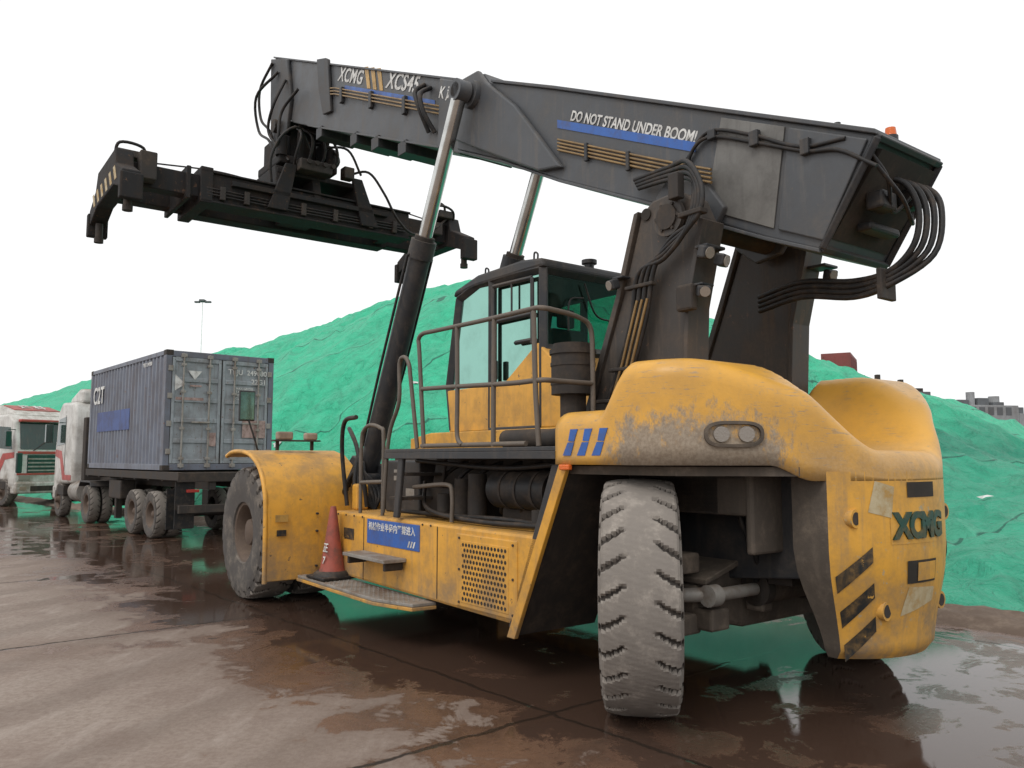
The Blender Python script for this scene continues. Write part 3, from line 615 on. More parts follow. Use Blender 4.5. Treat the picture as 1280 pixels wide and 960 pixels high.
for s,t in ((1,'l'),(-1,'r')):
    y0,y1=(2.92,3.18) if s>0 else (-3.10,-2.84)
    prism('spreader_end_beam_'+t,[(8.62,5.72),(8.62,6.0),(9.1,6.22),(9.2,6.5),(10.6,6.5),(10.75,6.22),(11.25,6.0),(11.25,5.72),(10.6,5.92),(9.25,5.92)],y0,y1,SPR,bev=.02)
    boxes('corner_guides_'+t,[(8.56,8.70,y0-.03,y1+.03,5.55,5.95),(11.18,11.32,y0-.03,y1+.03,5.55,5.95)],SPR,bev=.02)
    cyls('twistlocks_'+t,[((8.8,(y0+y1)/2,5.50),(8.8,(y0+y1)/2,5.75),.06),((11.05,(y0+y1)/2,5.50),(11.05,(y0+y1)/2,5.75),.06),((8.8,(y0+y1)/2,5.42),(8.8,(y0+y1)/2,5.5),.075),((11.05,(y0+y1)/2,5.42),(11.05,(y0+y1)/2,5.5),.075)],GRIMY)
    yo=y1+.002 if s>0 else y0-.006
    for k in range(6):
        x=9.0+k*.34
        prism('end_stripe_%s%d'%(t,k),[(x,5.96),(x+.14,5.96),(x+.3,6.2),(x+.16,6.2)],yo,yo+.003,BARE,bev=0)
boxes('spreader_corner_boxes',[(9.5,9.9,2.75,3.1,6.5,6.62),(9.1,9.5,-2.9,-2.6,6.45,6.6),(10.2,10.5,2.8,3.1,6.5,6.66),(9.15,9.25,-2.7,-2.4,6.1,6.35),(9.05,9.3,2.6,2.85,6.05,6.5)],GRIMY,bev=.02)
tubes('spreader_loops',[[(9.7,2.7,6.5),(9.6,2.7,6.72),(9.6,3.05,6.74),(9.7,3.1,6.5)],[(9.3,-2.4,6.4),(9.2,-2.4,6.7),(9.2,-2.75,6.72),(9.3,-2.8,6.4)],[(9.35,-2.5,6.4),(9.1,-2.55,6.65),(9.1,-2.9,6.6),(9.3,-3.0,6.3)]],.025,HOSE)
tubes('spreader_hoses',[[(9.2,-.7,6.9),(9.0,-1.0,6.95),(8.95,-1.3,6.6),(9.0,-1.6,6.2),(9.1,-2.0,6.0),(9.15,-2.5,6.2),(9.2,-2.8,6.45)],[(9.3,.0,7.2),(9.1,.3,7.5),(9.1,.6,7.3),(9.2,.75,6.9),(9.3,.7,6.5)],[(9.2,-.2,7.3),(9.05,-.6,7.3),(9.1,-.9,6.9)]]+[[(9.3,.1*i,7.6),(9.0,.2*i-.3,7.35),(9.1,.25*i-.4,7.0),(9.3,.1*i,6.8)] for i in range(4)],.024,HOSE)
boxes('spreader_valve_block',[(9.0,9.3,-.3,.3,6.75,6.95),(9.05,9.25,-.75,-.55,6.78,7.0)],GRIMY,bev=.02)
cyls('valve_lamps',[((9.0,.15*i-.3,6.9),(8.96,.15*i-.3,6.9),.04) for i in range(4)],GRIMY)
# ---- lift cylinders
for s,t in ((1,'l'),(-1,'r')):
    y=.68*s
    bb=Vector((3.38,y,5.90)); a=Vector((5.52,y,1.55)); d=(bb-a).normalized(); Ln=(bb-a).length
    cyl('lift_barrel_'+t,a,a+d*Ln*.64,.13,DARK); cyl('lift_barrel_collar_'+t,a+d*(Ln*.64-.22),a+d*(Ln*.64),.155,DARK)
    cyl('lift_barrel_gland_'+t,a+d*Ln*.64,a+d*(Ln*.64+.05),.12,GRIMY)
    cyl('lift_rod_'+t,a+d*Ln*.6,bb-d*.10,.085,CHROME); cyl('lift_eye_'+t,bb+Vector((0,-.08,0)),bb+Vector((0,.08,0)),.125,BOOM)
    cyl('lift_foot_pin_'+t,(5.52,y-.2,1.55),(5.52,y+.2,1.55),.12,GRIMY)
    prism('lift_foot_lug_'+t,[(5.2,1.2),(5.3,1.7),(5.55,1.78),(5.8,1.6),(5.9,1.2)],y+.15,y+.21,DARK)
    tubes('lift_pipe_'+t,[[(5.38,y+.15,1.9),(4.9,y+.17,2.85),(4.25,y+.17,4.15),(4.2,y+.1,4.2)],[(5.40,y-.15,1.9),(4.9,y-.17,2.85),(4.25,y-.17,4.15)]],.018,HOSE,smoothp=False)
tubes('base_hoses',[[(5.3,1.0,1.2+.05*i),(5.0,1.25-.03*i,1.35+.05*i),(4.75,1.2,1.6+.03*i),(4.6,1.0+.05*i,1.35),(4.5,1.1,1.15)] for i in range(7)]+[[(5.4,.9,1.9),(5.0,1.2,2.1),(4.5,1.35,1.9),(4.3,1.35,1.5),(4.3,1.3,1.2)],[(4.6,1.4,1.2),(4.65,1.45,1.8),(4.5,1.5,2.15),(4.2,1.5,2.2)]],.026,HOSE)
boxes('front_bits',[(4.62,4.9,.95,1.2,.6,1.3),(4.45,4.6,1.2,1.35,1.15,1.45)],YEL,bev=.03)
bund=[]
for i in range(4):
    dx=.055*i
    bund.append([(.75+.1-dx*.3,.5,4.18-.03*i),(.35,.62,4.12-.035*i),(.0-dx*.2,.80,4.02-.05*i),(-.20+dx*.5,.88,3.74-.02*i),(-.16+dx*.6,.90,3.52-.02*i),(.12+dx*.4,.88,3.42-.045*i),(.30+dx,.87,3.22),(.40+dx,.86,2.85),(.56+dx,.86,2.45),(.72+dx,.86,2.12),(.8+dx,.84,1.8)])
tubes('tower_hoses',bund,.02,HOSE)
tubes('tower_pipes',[[(.36+.055*i,.885,3.0),(.54+.055*i,.885,2.5),(.74+.055*i,.885,2.05)] for i in range(3)],.012,PIPE,smoothp=False)
boxes('hose_clamps',[(.0,.10,.84,.92,3.72,3.92),(.3,.6,.84,.9,3.1,3.13),(.5,.8,.84,.9,2.45,2.48),(.62,.95,.84,.9,2.2,2.23),(-.22,0,.84,.93,3.55,3.59)],GRIMY)
tubes('boom_cable',[[(.35,.46,4.05),(.2,.47,4.28),(.0,.47,4.3),(-.4,.47,4.12),(-.8,.47,3.93),(-1.05,.47,3.86),(-1.3,.44,3.68)],[(.3,.46,4.2),(.05,.47,4.36),(-.35,.47,4.2),(-.75,.47,3.98),(-1.1,.46,3.93)]],.015,HOSE)
boxes('cable_clips',[(-.02,.05,.45,.5,4.28,4.36),(-.42,-.34,.45,.5,4.10,4.22),(-.84,-.77,.45,.5,3.9,4.02)],DARK)
rh=[]
for i in range(4):
    o=.04*i
    rh.append([(-1.10,.12-.1*i,3.74),(-1.27-o*.3,.02-.1*i,3.66),(-1.34-o*.5,-.02-.07*i,3.46),(-1.31-o*.5,.0-.05*i,3.22-o*.5),(-1.14,.02,3.06-o*.8),(-.85,.0,3.04-o*1.0),(-.4,-.05,3.12-o),(.1,-.2,3.1-o)])
tubes('tail_hoses',rh,.022,HOSE)
boxes('tail_hose_clamp',[(-1.12,-1.08,-.1,.1,2.86,3.08)],GRIMY)
tubes('tail_cables',[[(-1.25,.42,3.80),(-1.30,.3,3.62),(-1.22,.1,3.45),(-1.28,-.1,3.6)],[(-1.28,.40,3.70),(-1.34,.2,3.50),(-1.28,-.05,3.38),(-1.2,-.2,3.5)]],.014,HOSE)
cyls('beacon',[((-1.18,0,3.96),(-1.18,0,4.03),.05)],DARK); cyl('beacon_lens',(-1.18,0,4.03),(-1.18,0,4.09),.042,LORG,r1=.035)
cyls('tail_top_fittings',[((-.95,.3,4.07),(-.95,.3,4.13),.025),((-1.0,-.2,4.05),(-1.0,-.2,4.1),.025)],DARK)
# ---- front fenders
for s,t in ((1,'l'),(-1,'r')):
    po=[(4.98,.36),(5.0,1.15),(5.06,1.42),(5.22,1.64),(5.48,1.78),(5.8,1.84),(6.2,1.84),(6.42,1.79)]
    pi=[(x+.03 if x<5.5 else x,z-.035) for x,z in po][::-1]
    pi[-1]=(5.02,.36)
    y0,y1=(1.02,2.2) if s>0 else (-2.2,-1.02)
    prism('front_fender_'+t,po+pi,y0,y1,YEL,bev=.01,smooth_=True,sharp=40)
    tubes('fender_lip_'+t,[[(x+.02,2.2*s,z-.02) for x,z in po]],.028,YEL)
boxes('fender_decal',[(4.972,4.979,1.95,2.1,1.02,1.10)],GOLD,bev=0)
boxes('fender_decal_b',[(4.970,4.978,1.97,2.08,.86,.93)],BLK,bev=0)
cyls('fender_bolts',[((4.95,y,z),(4.99,y,z),.013) for y in (1.1,1.6) for z in (.5,.9,1.1)],GRIMY,8)
boxes('fender_lamp_bar',[(5.6,5.74,1.3,1.9,1.95,1.97),(5.7,5.74,1.35,1.39,1.84,2.0),(5.7,5.74,1.8,1.84,1.84,2.0)],GRIMY)
boxes('fender_lamps',[(5.6,5.7,1.34,1.5,1.97,2.06),(5.6,5.7,1.66,1.86,1.97,2.07)],TAN,bev=.02)
tubes('mirror_post',[[(5.9,2.0,1.84),(5.9,2.05,2.0),(5.92,2.12,2.22)]],.012,HOSE)
box('mirror_back',5.92,5.95,2.04,2.24,2.20,2.58,DARK,bev=.012)
box('mirror_glass',5.912,5.919,2.055,2.225,2.22,2.56,DARKGL,bev=.0)

# ================================================================ CONE
wp=(Matrix.Translation((1.99,6.46,0))@Matrix.Rotation(rad(127),4,'Z'))@Vector((4.40,1.66,.432))
root('traffic_cone',tuple(wp),130)
def zlathe(name,prof,mat,n=28):
    bm=bmesh.new(); rings=[[bm.verts.new((r*math.cos(2*math.pi*i/n),r*math.sin(2*math.pi*i/n),z)) for i in range(n)] for r,z in prof]
    for k in range(len(rings)-1):
        for i in range(n): bm.faces.new((rings[k][i],rings[k][(i+1)%n],rings[k+1][(i+1)%n],rings[k+1][i]))
    bm.faces.new(rings[0][::-1]); bm.faces.new(rings[-1]); return frombm(name,bm,mat,smooth_=True,sharp=40)
zlathe('cone_body',[(.155,.05),(.13,.12),(.085,.40),(.045,.70),(.03,.78),(.02,.78)],CONE)
zlathe('cone_collar',[(.067,.50),(.0685,.51),(.047,.66),(.046,.66)],COLL)
zlathe('cone_foot_ring',[(.2,.0),(.215,.02),(.2,.06),(.165,.085),(.15,.08)],HOSE)
box('cone_base',-.21,.21,-.21,.21,0,.035,HOSE,bev=.012)
text('cone_text','正',(-.04,.105,.33),(-1,0,0),(0,-.15,1),.11,WHT,.001,align='CENTER')
text('cone_text_b','7',(-.04,.125,.2),(-1,0,0),(0,-.15,1),.11,WHT,.001,align='CENTER')

# ================================================================ TRUCKS
def truck_cab(x0,z0,white,roofmat,tag=''):
    prof=[(x0,z0),(x0,z0+2.05),(x0+.15,z0+2.35),(x0+1.55,z0+2.40),(x0+1.95,z0+2.15),(x0+2.2,z0+1.05),(x0+2.22,z0+.2),(x0+2.22,z0-.3),(x0+1.75,z0-.3),(x0+1.7,z0-.02),(x0+.75,z0-.02),(x0+.6,z0)]
    prism('cab_shell'+tag,prof,-1.2,1.2,white,bev=.09,seg=4,smooth_=True,sharp=50)
    bm=bmesh.new(); v=[bm.verts.new(p) for p in ((x0+2.207,-1.05,z0+1.10),(x0+2.207,1.05,z0+1.10),(x0+1.985,1.0,z0+2.08),(x0+1.985,-1.0,z0+2.08))]; bm.faces.new(v)
    dw=WINB; frombm('windshield'+tag,bm,dw)
    tubes('wipers'+tag,[[(x0+2.225,-.6,z0+1.05),(x0+2.16,-.1,z0+1.4)],[(x0+2.225,.3,z0+1.05),(x0+2.16,.8,z0+1.4)]],.015,HOSE,smoothp=False)
    for s in (1,-1):
        a,b=(1.203,1.209) if s>0 else (-1.209,-1.203); t='l' if s>0 else 'r'
        prism('side_window_%s%s'%(t,tag),[(x0+1.0,z0+1.15),(x0+1.95,z0+1.1),(x0+1.78,z0+1.9),(x0+1.0,z0+1.95)],a,b,dw,bev=0)
        prism('door_seam_%s%s'%(t,tag),[(x0+.93,z0+.1),(x0+.955,z0+.1),(x0+.955,z0+2.0),(x0+.93,z0+2.0)],a,b,dw,bev=0)
        prism('side_stripe_%s%s'%(t,tag),[(x0+.1,z0+.25),(x0+.85,z0+.25),(x0+1.35,z0+.95),(x0+2.1,z0+1.0),(x0+2.1,z0+.8),(x0+1.5,z0+.72),(x0+1.1,z0+.1),(x0+.1,z0+.1)],a,b,roofmat,bev=0)
        boxes('mirror_%s%s'%(t,tag),[(x0+1.95,x0+2.1,s*1.42-.1,s*1.42+.1,z0+1.2,z0+1.75),(x0+2.0,x0+2.03,min(s*1.15,s*1.42),max(s*1.15,s*1.42),z0+1.8,z0+1.83)],dw,bev=.03)
        boxes('steps_%s%s'%(t,tag),[(x0+.9,x0+1.6,s*1.13-.08,s*1.13+.08,z0-.35,z0-.05)],GRIMY,bev=.02)
        boxes('headlamp_%s%s'%(t,tag),[(x0+2.2,x0+2.245,s*.88-.2,s*.88+.2,z0-.02,z0+.17)],LGREY,bev=.02)
        boxes('corner_deflector_%s%s'%(t,tag),[(x0+2.12,x0+2.26,s*1.08-.1,s*1.08+.1,z0+.25,z0+.98)],dw,bev=.03)
        boxes('fog_lamp_%s%s'%(t,tag),[(x0+2.3,x0+2.335,s*.95-.12,s*.95+.12,z0-.38,z0-.24)],TAN,bev=.01)
    boxes('grille'+tag,[(x0+2.21,x0+2.24,-.8,.8,z0+.25,z0+.9)],dw,bev=.01)
    boxes('grille_bars'+tag,[(x0+2.235,x0+2.26,-.78,.78,z0+.3+.14*i,z0+.36+.14*i) for i in range(4)],SILV,bev=.01)
    boxes('bumper'+tag,[(x0+1.9,x0+2.32,-1.2,1.2,z0-.5,z0-.08)],white,bev=.06)
    boxes('bumper_low'+tag,[(x0+2.0,x0+2.33,-.7,.7,z0-.42,z0-.22)],DK,bev=.02)
    prism('roof_fairing'+tag,[(x0+.1,z0+2.33),(x0+.1,z0+2.70),(x0+.5,z0+2.76),(x0+1.35,z0+2.55),(x0+1.65,z0+2.36)],-1.0,1.0,white,bev=.08,seg=3)
    prism('fairing_panel'+tag,[(x0+.55,z0+2.775),(x0+1.34,z0+2.58),(x0+1.33,z0+2.53),(x0+.5,z0+2.73)],-.85,.85,roofmat,bev=0)
    boxes('sun_visor'+tag,[(x0+1.95,x0+2.15,-1.05,1.05,z0+2.1,z0+2.2)],roofmat,bev=.03)
def dual(tag,x,both=True,r=.51):
    for s in (1,-1):
        for j,yy in enumerate((1.08,.78) if both else (1.06,)):
            tyre('tyre_%s_%s%d'%(tag,'l' if s>0 else 'r',j),(x,s*yy,r),0,r,.27,.28,lugs=20,depth=.008)
        rim('rim_%s_%s'%(tag,'l' if s>0 else 'r'),(x,s*1.08,r),0,.27,.28,RIM,out=s,dish=.17 if both else .05,bolts=10,hub=.09)
    cyl('axle_'+tag,(x,-1,r),(x,1,r),.08,GRIMY)

root('container_truck',(-6.52,17.9,0),131.3)
boxes('trailer_frame',[(-.95,7.6,.42,.56,1.08,1.40),(-.95,7.6,-.56,-.42,1.08,1.40)],GRIMY)
boxes('trailer_cross',[(x,x+.12,-1.2,1.2,1.25,1.44) for x in (-1.0,0,.9,1.9,2.9,3.9,4.9,6.0)]+[(-1.0,6.2,1.14,1.22,1.28,1.45),(-1.0,6.2,-1.22,-1.14,1.28,1.45)],GRIMY)
boxes('rear_bumper',[(-1.05,-.97,-1.2,1.2,.62,.78),(-1.0,-.93,.6,.7,.7,1.1),(-1.0,-.93,-.7,-.6,.7,1.1)],GRIMY)
boxes('rear_lamps',[(-1.06,-1.0,.8,1.05,1.04,1.10),(-1.06,-1.0,-1.05,-.8,1.04,1.10)],LRED)
boxes('mudflaps',[(-.30,-.28,.65,1.2,.25,1.1),(-.30,-.28,-1.2,-.65,.25,1.1),(-.8,-.78,.8,1.2,.3,1.25)],HOSE,bev=0)
boxes('landing_legs',[(4.6,4.75,.7,.85,.2,1.2),(4.6,4.75,-.85,-.7,.2,1.2)],GRIMY)
boxes('trailer_toolboxes',[(3.2,4.2,.8,1.15,.75,1.2)],GRIMY,bev=.03)
dual('trailer_a',.75); dual('trailer_b',2.1)
boxes('tractor_frame',[(5.6,9.9,.3,.45,.75,1.05),(5.6,9.9,-.45,-.3,.75,1.05),(5.9,6.9,-.5,.5,1.05,1.2)],GRIMY)
dual('drive',6.1); dual('steer',9.3,False)
for s in(1,-1):
    prism('drive_fender_%d'%s,[(5.45,1.0),(5.6,1.13),(6.6,1.13),(6.75,1.0),(6.72,.97),(6.58,1.09),(5.62,1.09),(5.48,.97)],min(s*.65,s*1.25),max(s*.65,s*1.25),DARK,bev=.005)
cyl('fuel_tank',(6.95,.95,.8),(7.95,.95,.8),.3,SILV)
boxes('battery_box',[(6.95,7.9,-1.2,-.65,.5,1.1),(7.3,7.6,-1.0,1.0,1.1,2.9)],GRIMY,bev=.03)
truck_cab(7.75,1.0,TRWH,TRRED)

root('shipping_container',(-6.52,17.9,0),131.3)
zB,zT=1.48,4.07; LEN=6.06; HW=1.219
def corr(name,y,sgn):
    bm=bmesh.new(); x=.16
    pts=[(x,0)]
    while x<LEN-.2:
        pts+= [(x+.07,0),(x+.11,-.036),(x+.21,-.036),(x+.25,0)]; x+=.25
    v=[(bm.verts.new((a,y+b*sgn,zB+.12)),bm.verts.new((a,y+b*sgn,zT-.1))) for a,b in pts]
    for i in range(len(v)-1): bm.faces.new((v[i][0],v[i+1][0],v[i+1][1],v[i][1]))
    frombm(name,bm,CONT)
corr('side_left',HW-.012,1); corr('side_right',-HW+.012,-1)
boxes('container_frame',[(0,LEN,HW-.06,HW,zB,zB+.13),(0,LEN,-HW,-HW+.06,zB,zB+.13),(0,LEN,HW-.06,HW,zT-.10,zT-.0),(0,LEN,-HW,-HW+.06,zT-.10,zT),(0.001,.15,HW-.13,HW+.002,zB-.002,zT+.002),(0.001,.15,-HW-.002,-HW+.13,zB-.002,zT+.002),(LEN-.15,LEN,HW-.13,HW+.002,zB,zT+.002),(LEN-.15,LEN,-HW-.002,-HW+.13,zB,zT+.002),(-.003,.1,-HW+.13,HW-.13,zT-.13,zT-.003),(-.003,.1,-HW+.13,HW-.13,zB,zB+.13),(.1,LEN-.1,-HW+.06,HW-.06,zT-.06,zT-.02),(.1,LEN-.1,-HW+.06,HW-.06,zB+.05,zB+.13),(LEN-.06,LEN-.02,-HW+.1,HW-.1,zB,zT)],CONT,bev=.008)
boxes('corner_castings',[(a,b,c,d,e,f) for a,b in ((-.006,.17),(LEN-.17,LEN+.006)) for c,d in ((HW-.15,HW+.006),(-HW-.006,-HW+.15)) for e,f in ((zB-.008,zB+.11),(zT-.11,zT+.01))],GRIMY,bev=.01)
dl=[]
for s in (1,-1):
    y0,y1=(.01,1.09) if s>0 else (-1.09,-.01)
    dl.append((.03,.06,y0,y1,zB+.13,zT-.13))
boxes('doors_back',dl,CONTD)
dl=[]
for s in (1,-1):
    y0,y1=(.01,1.09) if s>0 else (-1.09,-.01)
    dl+=[(.0,.03,y0,y0+.07,zB+.14,zT-.14),(.0,.03,y1-.07,y1,zB+.14,zT-.14)]
    for i in range(6):
        z=zB+.14+i*(zT-zB-.28-.09)/5; dl.append((.0,.03,y0+.07,y1-.07,z,z+.10))
boxes('door_frames_ribs',dl,CONTD,bev=.012)
boxes('door_gaskets',[(-.002,.031,-.012,.012,zB+.13,zT-.13),(-.002,.031,1.088,1.10,zB+.13,zT-.13),(-.002,.031,-1.10,-1.088,zB+.13,zT-.13)],HOSE,bev=0)
rods=[]; hd=[]
for y in (.85,.28,-.28,-.85):
    rods.append(((-.03,y,zB+.05),(-.03,y,zT-.05),.02))
    for z in (zB+.25,zB+.9,zB+1.7,zT-.3): hd.append((-.055,.0,y-.05,y+.05,z-.03,z+.03))
    hd.append((-.07,-.05,y-.02,y+.38 if y in(-.85,.28) else y+.02,zB+1.02,zB+1.06)); hd.append((-.05,.0,y-.06,y+.06,zB+.06,zB+.14)); hd.append((-.05,.0,y-.06,y+.06,zT-.14,zT-.06))
for s in (1,-1):
    for z in (zB+.4,zB+1.0,zB+1.6,zB+2.2): hd.append((-.02,.03,s*1.12-.05,s*1.12+.05,z-.06,z+.06))
cyls('lock_rods',rods,SILV); boxes('lock_fittings',hd,SILV,bev=.006)
text('container_number','TBJU  249080',(-.006,-.14,3.68),(0,-1,0),(0,0,1),.16,WHT,.001)
text('container_type','22G1',(-.006,-.68,3.48),(0,-1,0),(0,0,1),.16,WHT,.001)
boxes('door_decals',[(-.006,-.001,.45,.7,3.3,3.34),(-.004,-.002,-1.05,-.5,2.2,2.6),(-.006,-.001,.1,.25,2.0,2.3),(-.006,-.001,.4,1.0,3.0,3.06)],COLL,bev=0)
prism('door_decal_triangle',[(.8,3.35),(1.02,3.55),(1.02,3.2)],-.006,-.001,WHT,axis='x',bev=0)
prism('door_decal_triangle_b',[(.45,3.65),(.75,3.65),(.6,3.45)],-.006,-.001,WHT,axis='x',bev=0)
text('weight_text','MAX GROSS\nTARE\nNET\nCU.CAP.',(-.004,-.32,3.2),(0,-1,0),(0,0,1),.075,WHT,.001)
prism('side_logo_panel',[(2.5,2.42),(5.3,2.42),(5.3,2.92),(2.5,2.92)],HW-.011,HW-.006,CONTB,bev=0)
text('side_logo','C2T',(5.75,HW+.0,3.35),(-1,0,0),(0,0,1),.62,WHT,.001,sx=.9)
text('side_number','TBJU 249080',(1.6,HW+.0,3.85),(-1,0,0),(0,0,1),.12,WHT,.001)

root('parked_truck',(-17.2,29.9,0),-30)
truck_cab(-2.25,.95,TRWH,TRRED,'_b')
text('roof_text','连 科',(-1.32,0,3.66),(0,1,0),(-.94,0,.33),.42,WHT,.004,align='CENTER')
boxes('truck_frame',[(-8,-.6,.3,.45,.75,1.05),(-8,-.6,-.45,-.3,.75,1.05)],GRIMY)
dual('front',-.95,False); dual('drive_a',-4.6); dual('drive_b',-5.9)
boxes('red_band',[(-.04,-.01,-1.15,1.15,1.88,1.98),(-.035,-.012,-1.15,1.15,1.12,1.19)],TRRED)
boxes('trailer_bed',[(-14,-3.4,-1.22,1.22,1.25,1.45)],GRIMY)

# ================================================================ TARP-COVERED STOCKPILE
root('tarp_covered_stockpile',(0,0,0),0)
FX,FY=5.7,8.75; dxs,dys=-.717,.697; nx,ny=.697,.717
knots=[(-26,.0),(-14,.3),(-4,1.1),(2.9,2.0),(8.9,4.75),(12.6,6.2),(18.7,9.0),(24.6,9.5),(34,9.0),(46,8.5),(72,8.1),(100,7.1),(130,6.2)]
def crest(s):
    if s<=knots[0][0]: return 0
    for (a,h0),(b,h1) in zip(knots,knots[1:]):
        if s<=b:
            t=(s-a)/(b-a); return h0+(h1-h0)*t
    return knots[-1][1]
CW=14
def foot(s): return -.35*sstep(3,-3,s)
def pileh(s,t):
    H=crest(s)
    if t<=0: return 0
    if t<CW:
        u=t/CW; h=H*(1-(1-u)**1.35)
    elif t<CW+8: h=H
    else: h=max(0,H*(1-(t-CW-8)/14))
    V=Vector
    nz=mnoise.noise(V((s*.14,t*.14,1.3)))*.6+mnoise.noise(V((s*.5,t*.4,4.3)))*.24
    a=s*.8+t*.6; b_=-s*.6+t*.8
    rid=abs(mnoise.noise(V((a*.55+1.2*mnoise.noise(V((s*.3,t*.3,0))),b_*.18,7))))*.62+abs(mnoise.noise(V((a*.35,b_*1.1,3))))*.24+abs(mnoise.noise(V((a*1.7+mnoise.noise(V((s,t,5))),b_*.7,11))))*.20+abs(mnoise.noise(V((a*1.3,b_*3.0,15))))*.09
    nearf=.35+H/6
    return max(0,h+(nz+(.30-rid))*min(1,t/.9)*min(1,nearf+.25))
bm=bmesh.new(); S=[]; s=-26
while s<130: S.append(s); s+= .13 if s<14 else (.3 if s<45 else 1.2)
Tt=[]; t=-.15
while t<36: Tt.append(t); t+= .12 if t<5 else (.22 if t<15 else 1.5)
g=[]
for s in S:
    row=[]
    wob=.3*mnoise.noise(Vector((s*.5,0,9)))+.1*mnoise.noise(Vector((s*2.1,0,19)))+foot(s)
    for t in Tt:
        tt=t+(wob if t<.6 else wob*max(0,1-(t-.6)/2))
        x=FX+dxs*s+nx*tt; y=FY+dys*s+ny*tt
        row.append(bm.verts.new((x,y,pileh(s,t)+.01 if t>-.1 else -.05)))
    g.append(row)
for i in range(len(S)-1):
    for j in range(len(Tt)-1): bm.faces.new((g[i][j],g[i+1][j],g[i+1][j+1],g[i][j+1]))
m,nt,b=newmat('green_tarp'); L=nt.links
tc=N(nt,'ShaderNodeTexCoord').outputs['Object']
def dot(nt,vec,v):
    n=N(nt,'ShaderNodeVectorMath',operation='DOT_PRODUCT'); nt.links.new(vec,n.inputs[0]); n.inputs[1].default_value=v; return n.outputs['Value']
ss=dot(nt,tc,(dxs,dys,0)); tt_=dot(nt,tc,(nx,ny,0))
wv=noise_(nt,tc,.25,3)
q=math_(nt,'ADD',math_(nt,'ADD',math_(nt,'MULTIPLY',ss,.22),math_(nt,'MULTIPLY',tt_,.12)),math_(nt,'MULTIPLY',wv,1.0))
fr=math_(nt,'FRACT',q); fl=math_(nt,'FLOOR',q)
wn_=N(nt,'ShaderNodeTexWhiteNoise',noise_dimensions='1D'); L.new(fl,wn_.inputs['W'])
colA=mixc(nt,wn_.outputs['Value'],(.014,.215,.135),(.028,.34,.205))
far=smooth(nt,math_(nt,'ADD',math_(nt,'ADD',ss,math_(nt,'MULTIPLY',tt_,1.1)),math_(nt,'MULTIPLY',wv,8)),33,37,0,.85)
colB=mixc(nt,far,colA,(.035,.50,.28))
n1=noise_(nt,tc,.9,6,.65)
colC=mixc(nt,smooth(nt,n1,.35,.7,0,.4),colB,(.09,.31,.21))
fold=noise_(nt,mapping(nt,tc,(1,1,.5),(0,0,.4)),2.2,5,.6,1.2)
colD=mixc(nt,smooth(nt,fold,.52,.75,0,.4),colC,(.010,.15,.10))  # fold shading painted into the green, darker along the fold noise
seam=smooth(nt,fr,.012,.022,1,0); overlap=smooth(nt,fr,.02,.10,.35,0)
colD=mixc(nt,overlap,colD,(.09,.42,.27))
colE=mixc(nt,math_(nt,'MULTIPLY',seam,.75),colD,(.005,.07,.05))
L.new(colE,b.inputs['Base Color']); b.inputs['Roughness'].default_value=.6; b.inputs['Specular IOR Level'].default_value=.3
rn=N(nt,'ShaderNodeTexNoise',noise_type='RIDGED_MULTIFRACTAL'); rn.inputs['Scale'].default_value=1.1; rn.inputs['Detail'].default_value=4; rn.inputs['Distortion'].default_value=1.0
L.new(mapping(nt,tc,(1,.35,1),(0,0,rad(20))),rn.inputs['Vector'])
h=math_(nt,'ADD',math_(nt,'ADD',math_(nt,'MULTIPLY',fold,1.2),math_(nt,'MULTIPLY',rn.outputs['Fac'],.7)),math_(nt,'MULTIPLY',noise_(nt,tc,11,3),.2))
h=math_(nt,'ADD',h,math_(nt,'MULTIPLY',overlap,.8))
bump_(nt,h,1.0,.2,b)
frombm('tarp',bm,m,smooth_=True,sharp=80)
root('scattered_plastic_scraps',(0,0,0),0)
bm=bmesh.new()
for s,t,r in ((17.5,5.5,.22),(20.5,2.5,.3),(-1.5,9,.3),(-3,8.5,.25),(21,8,.2),(2,6,.12)):
    x=FX+dxs*s+nx*t; y=FY+dys*s+ny*t; z=pileh(s,t)+.04
    pts=[]
    for i in range(9):
        a=i*2*math.pi/9; rr=r*random.uniform(.4,1)
        px=s+rr*math.cos(a)*1.4; pt=t+rr*math.sin(a)*.5
        pts.append(bm.verts.new((FX+dxs*px+nx*pt,FY+dys*px+ny*pt,pileh(px,pt)+.04+random.uniform(0,.05))))
    c=bm.verts.new((x,y,z+.06))
    for i in range(9): bm.faces.new((pts[i],pts[(i+1)%9],c))
frombm('scraps',bm,WHT)
root('dirt_berm',(0,0,0),0)
DIRT=paint('mud_berm_dirt',(.10,.068,.05),.9,dirt=(.19,.14,.105),amt=.8,scale=4,bump=.8)
bm=bmesh.new(); rows=[]
s=-16
while s<60:
    row=[]
    for k in range(13):
        t=-.85+k*.1+foot(s); u=k/12
        hh=(.10*math.sin(math.pi*u)*(1+1.0*mnoise.noise(Vector((s*1.1,t*2,0))))+.05*mnoise.noise(Vector((s*4,t*7,3)))*math.sin(math.pi*u)+.03*mnoise.noise(Vector((s*11,t*14,3))))
        row.append(bm.verts.new((FX+dxs*s+nx*t,FY+dys*s+ny*t,max(-.01,hh) if 0<k<12 else -.02)))
    rows.append(row); s+=.09 if s<10 else .5
for i in range(len(rows)-1):
    for j in range(12): bm.faces.new((rows[i][j],rows[i+1][j],rows[i+1][j+1],rows[i][j+1]))
frombm('berm',bm,DIRT,smooth_=True,sharp=80)

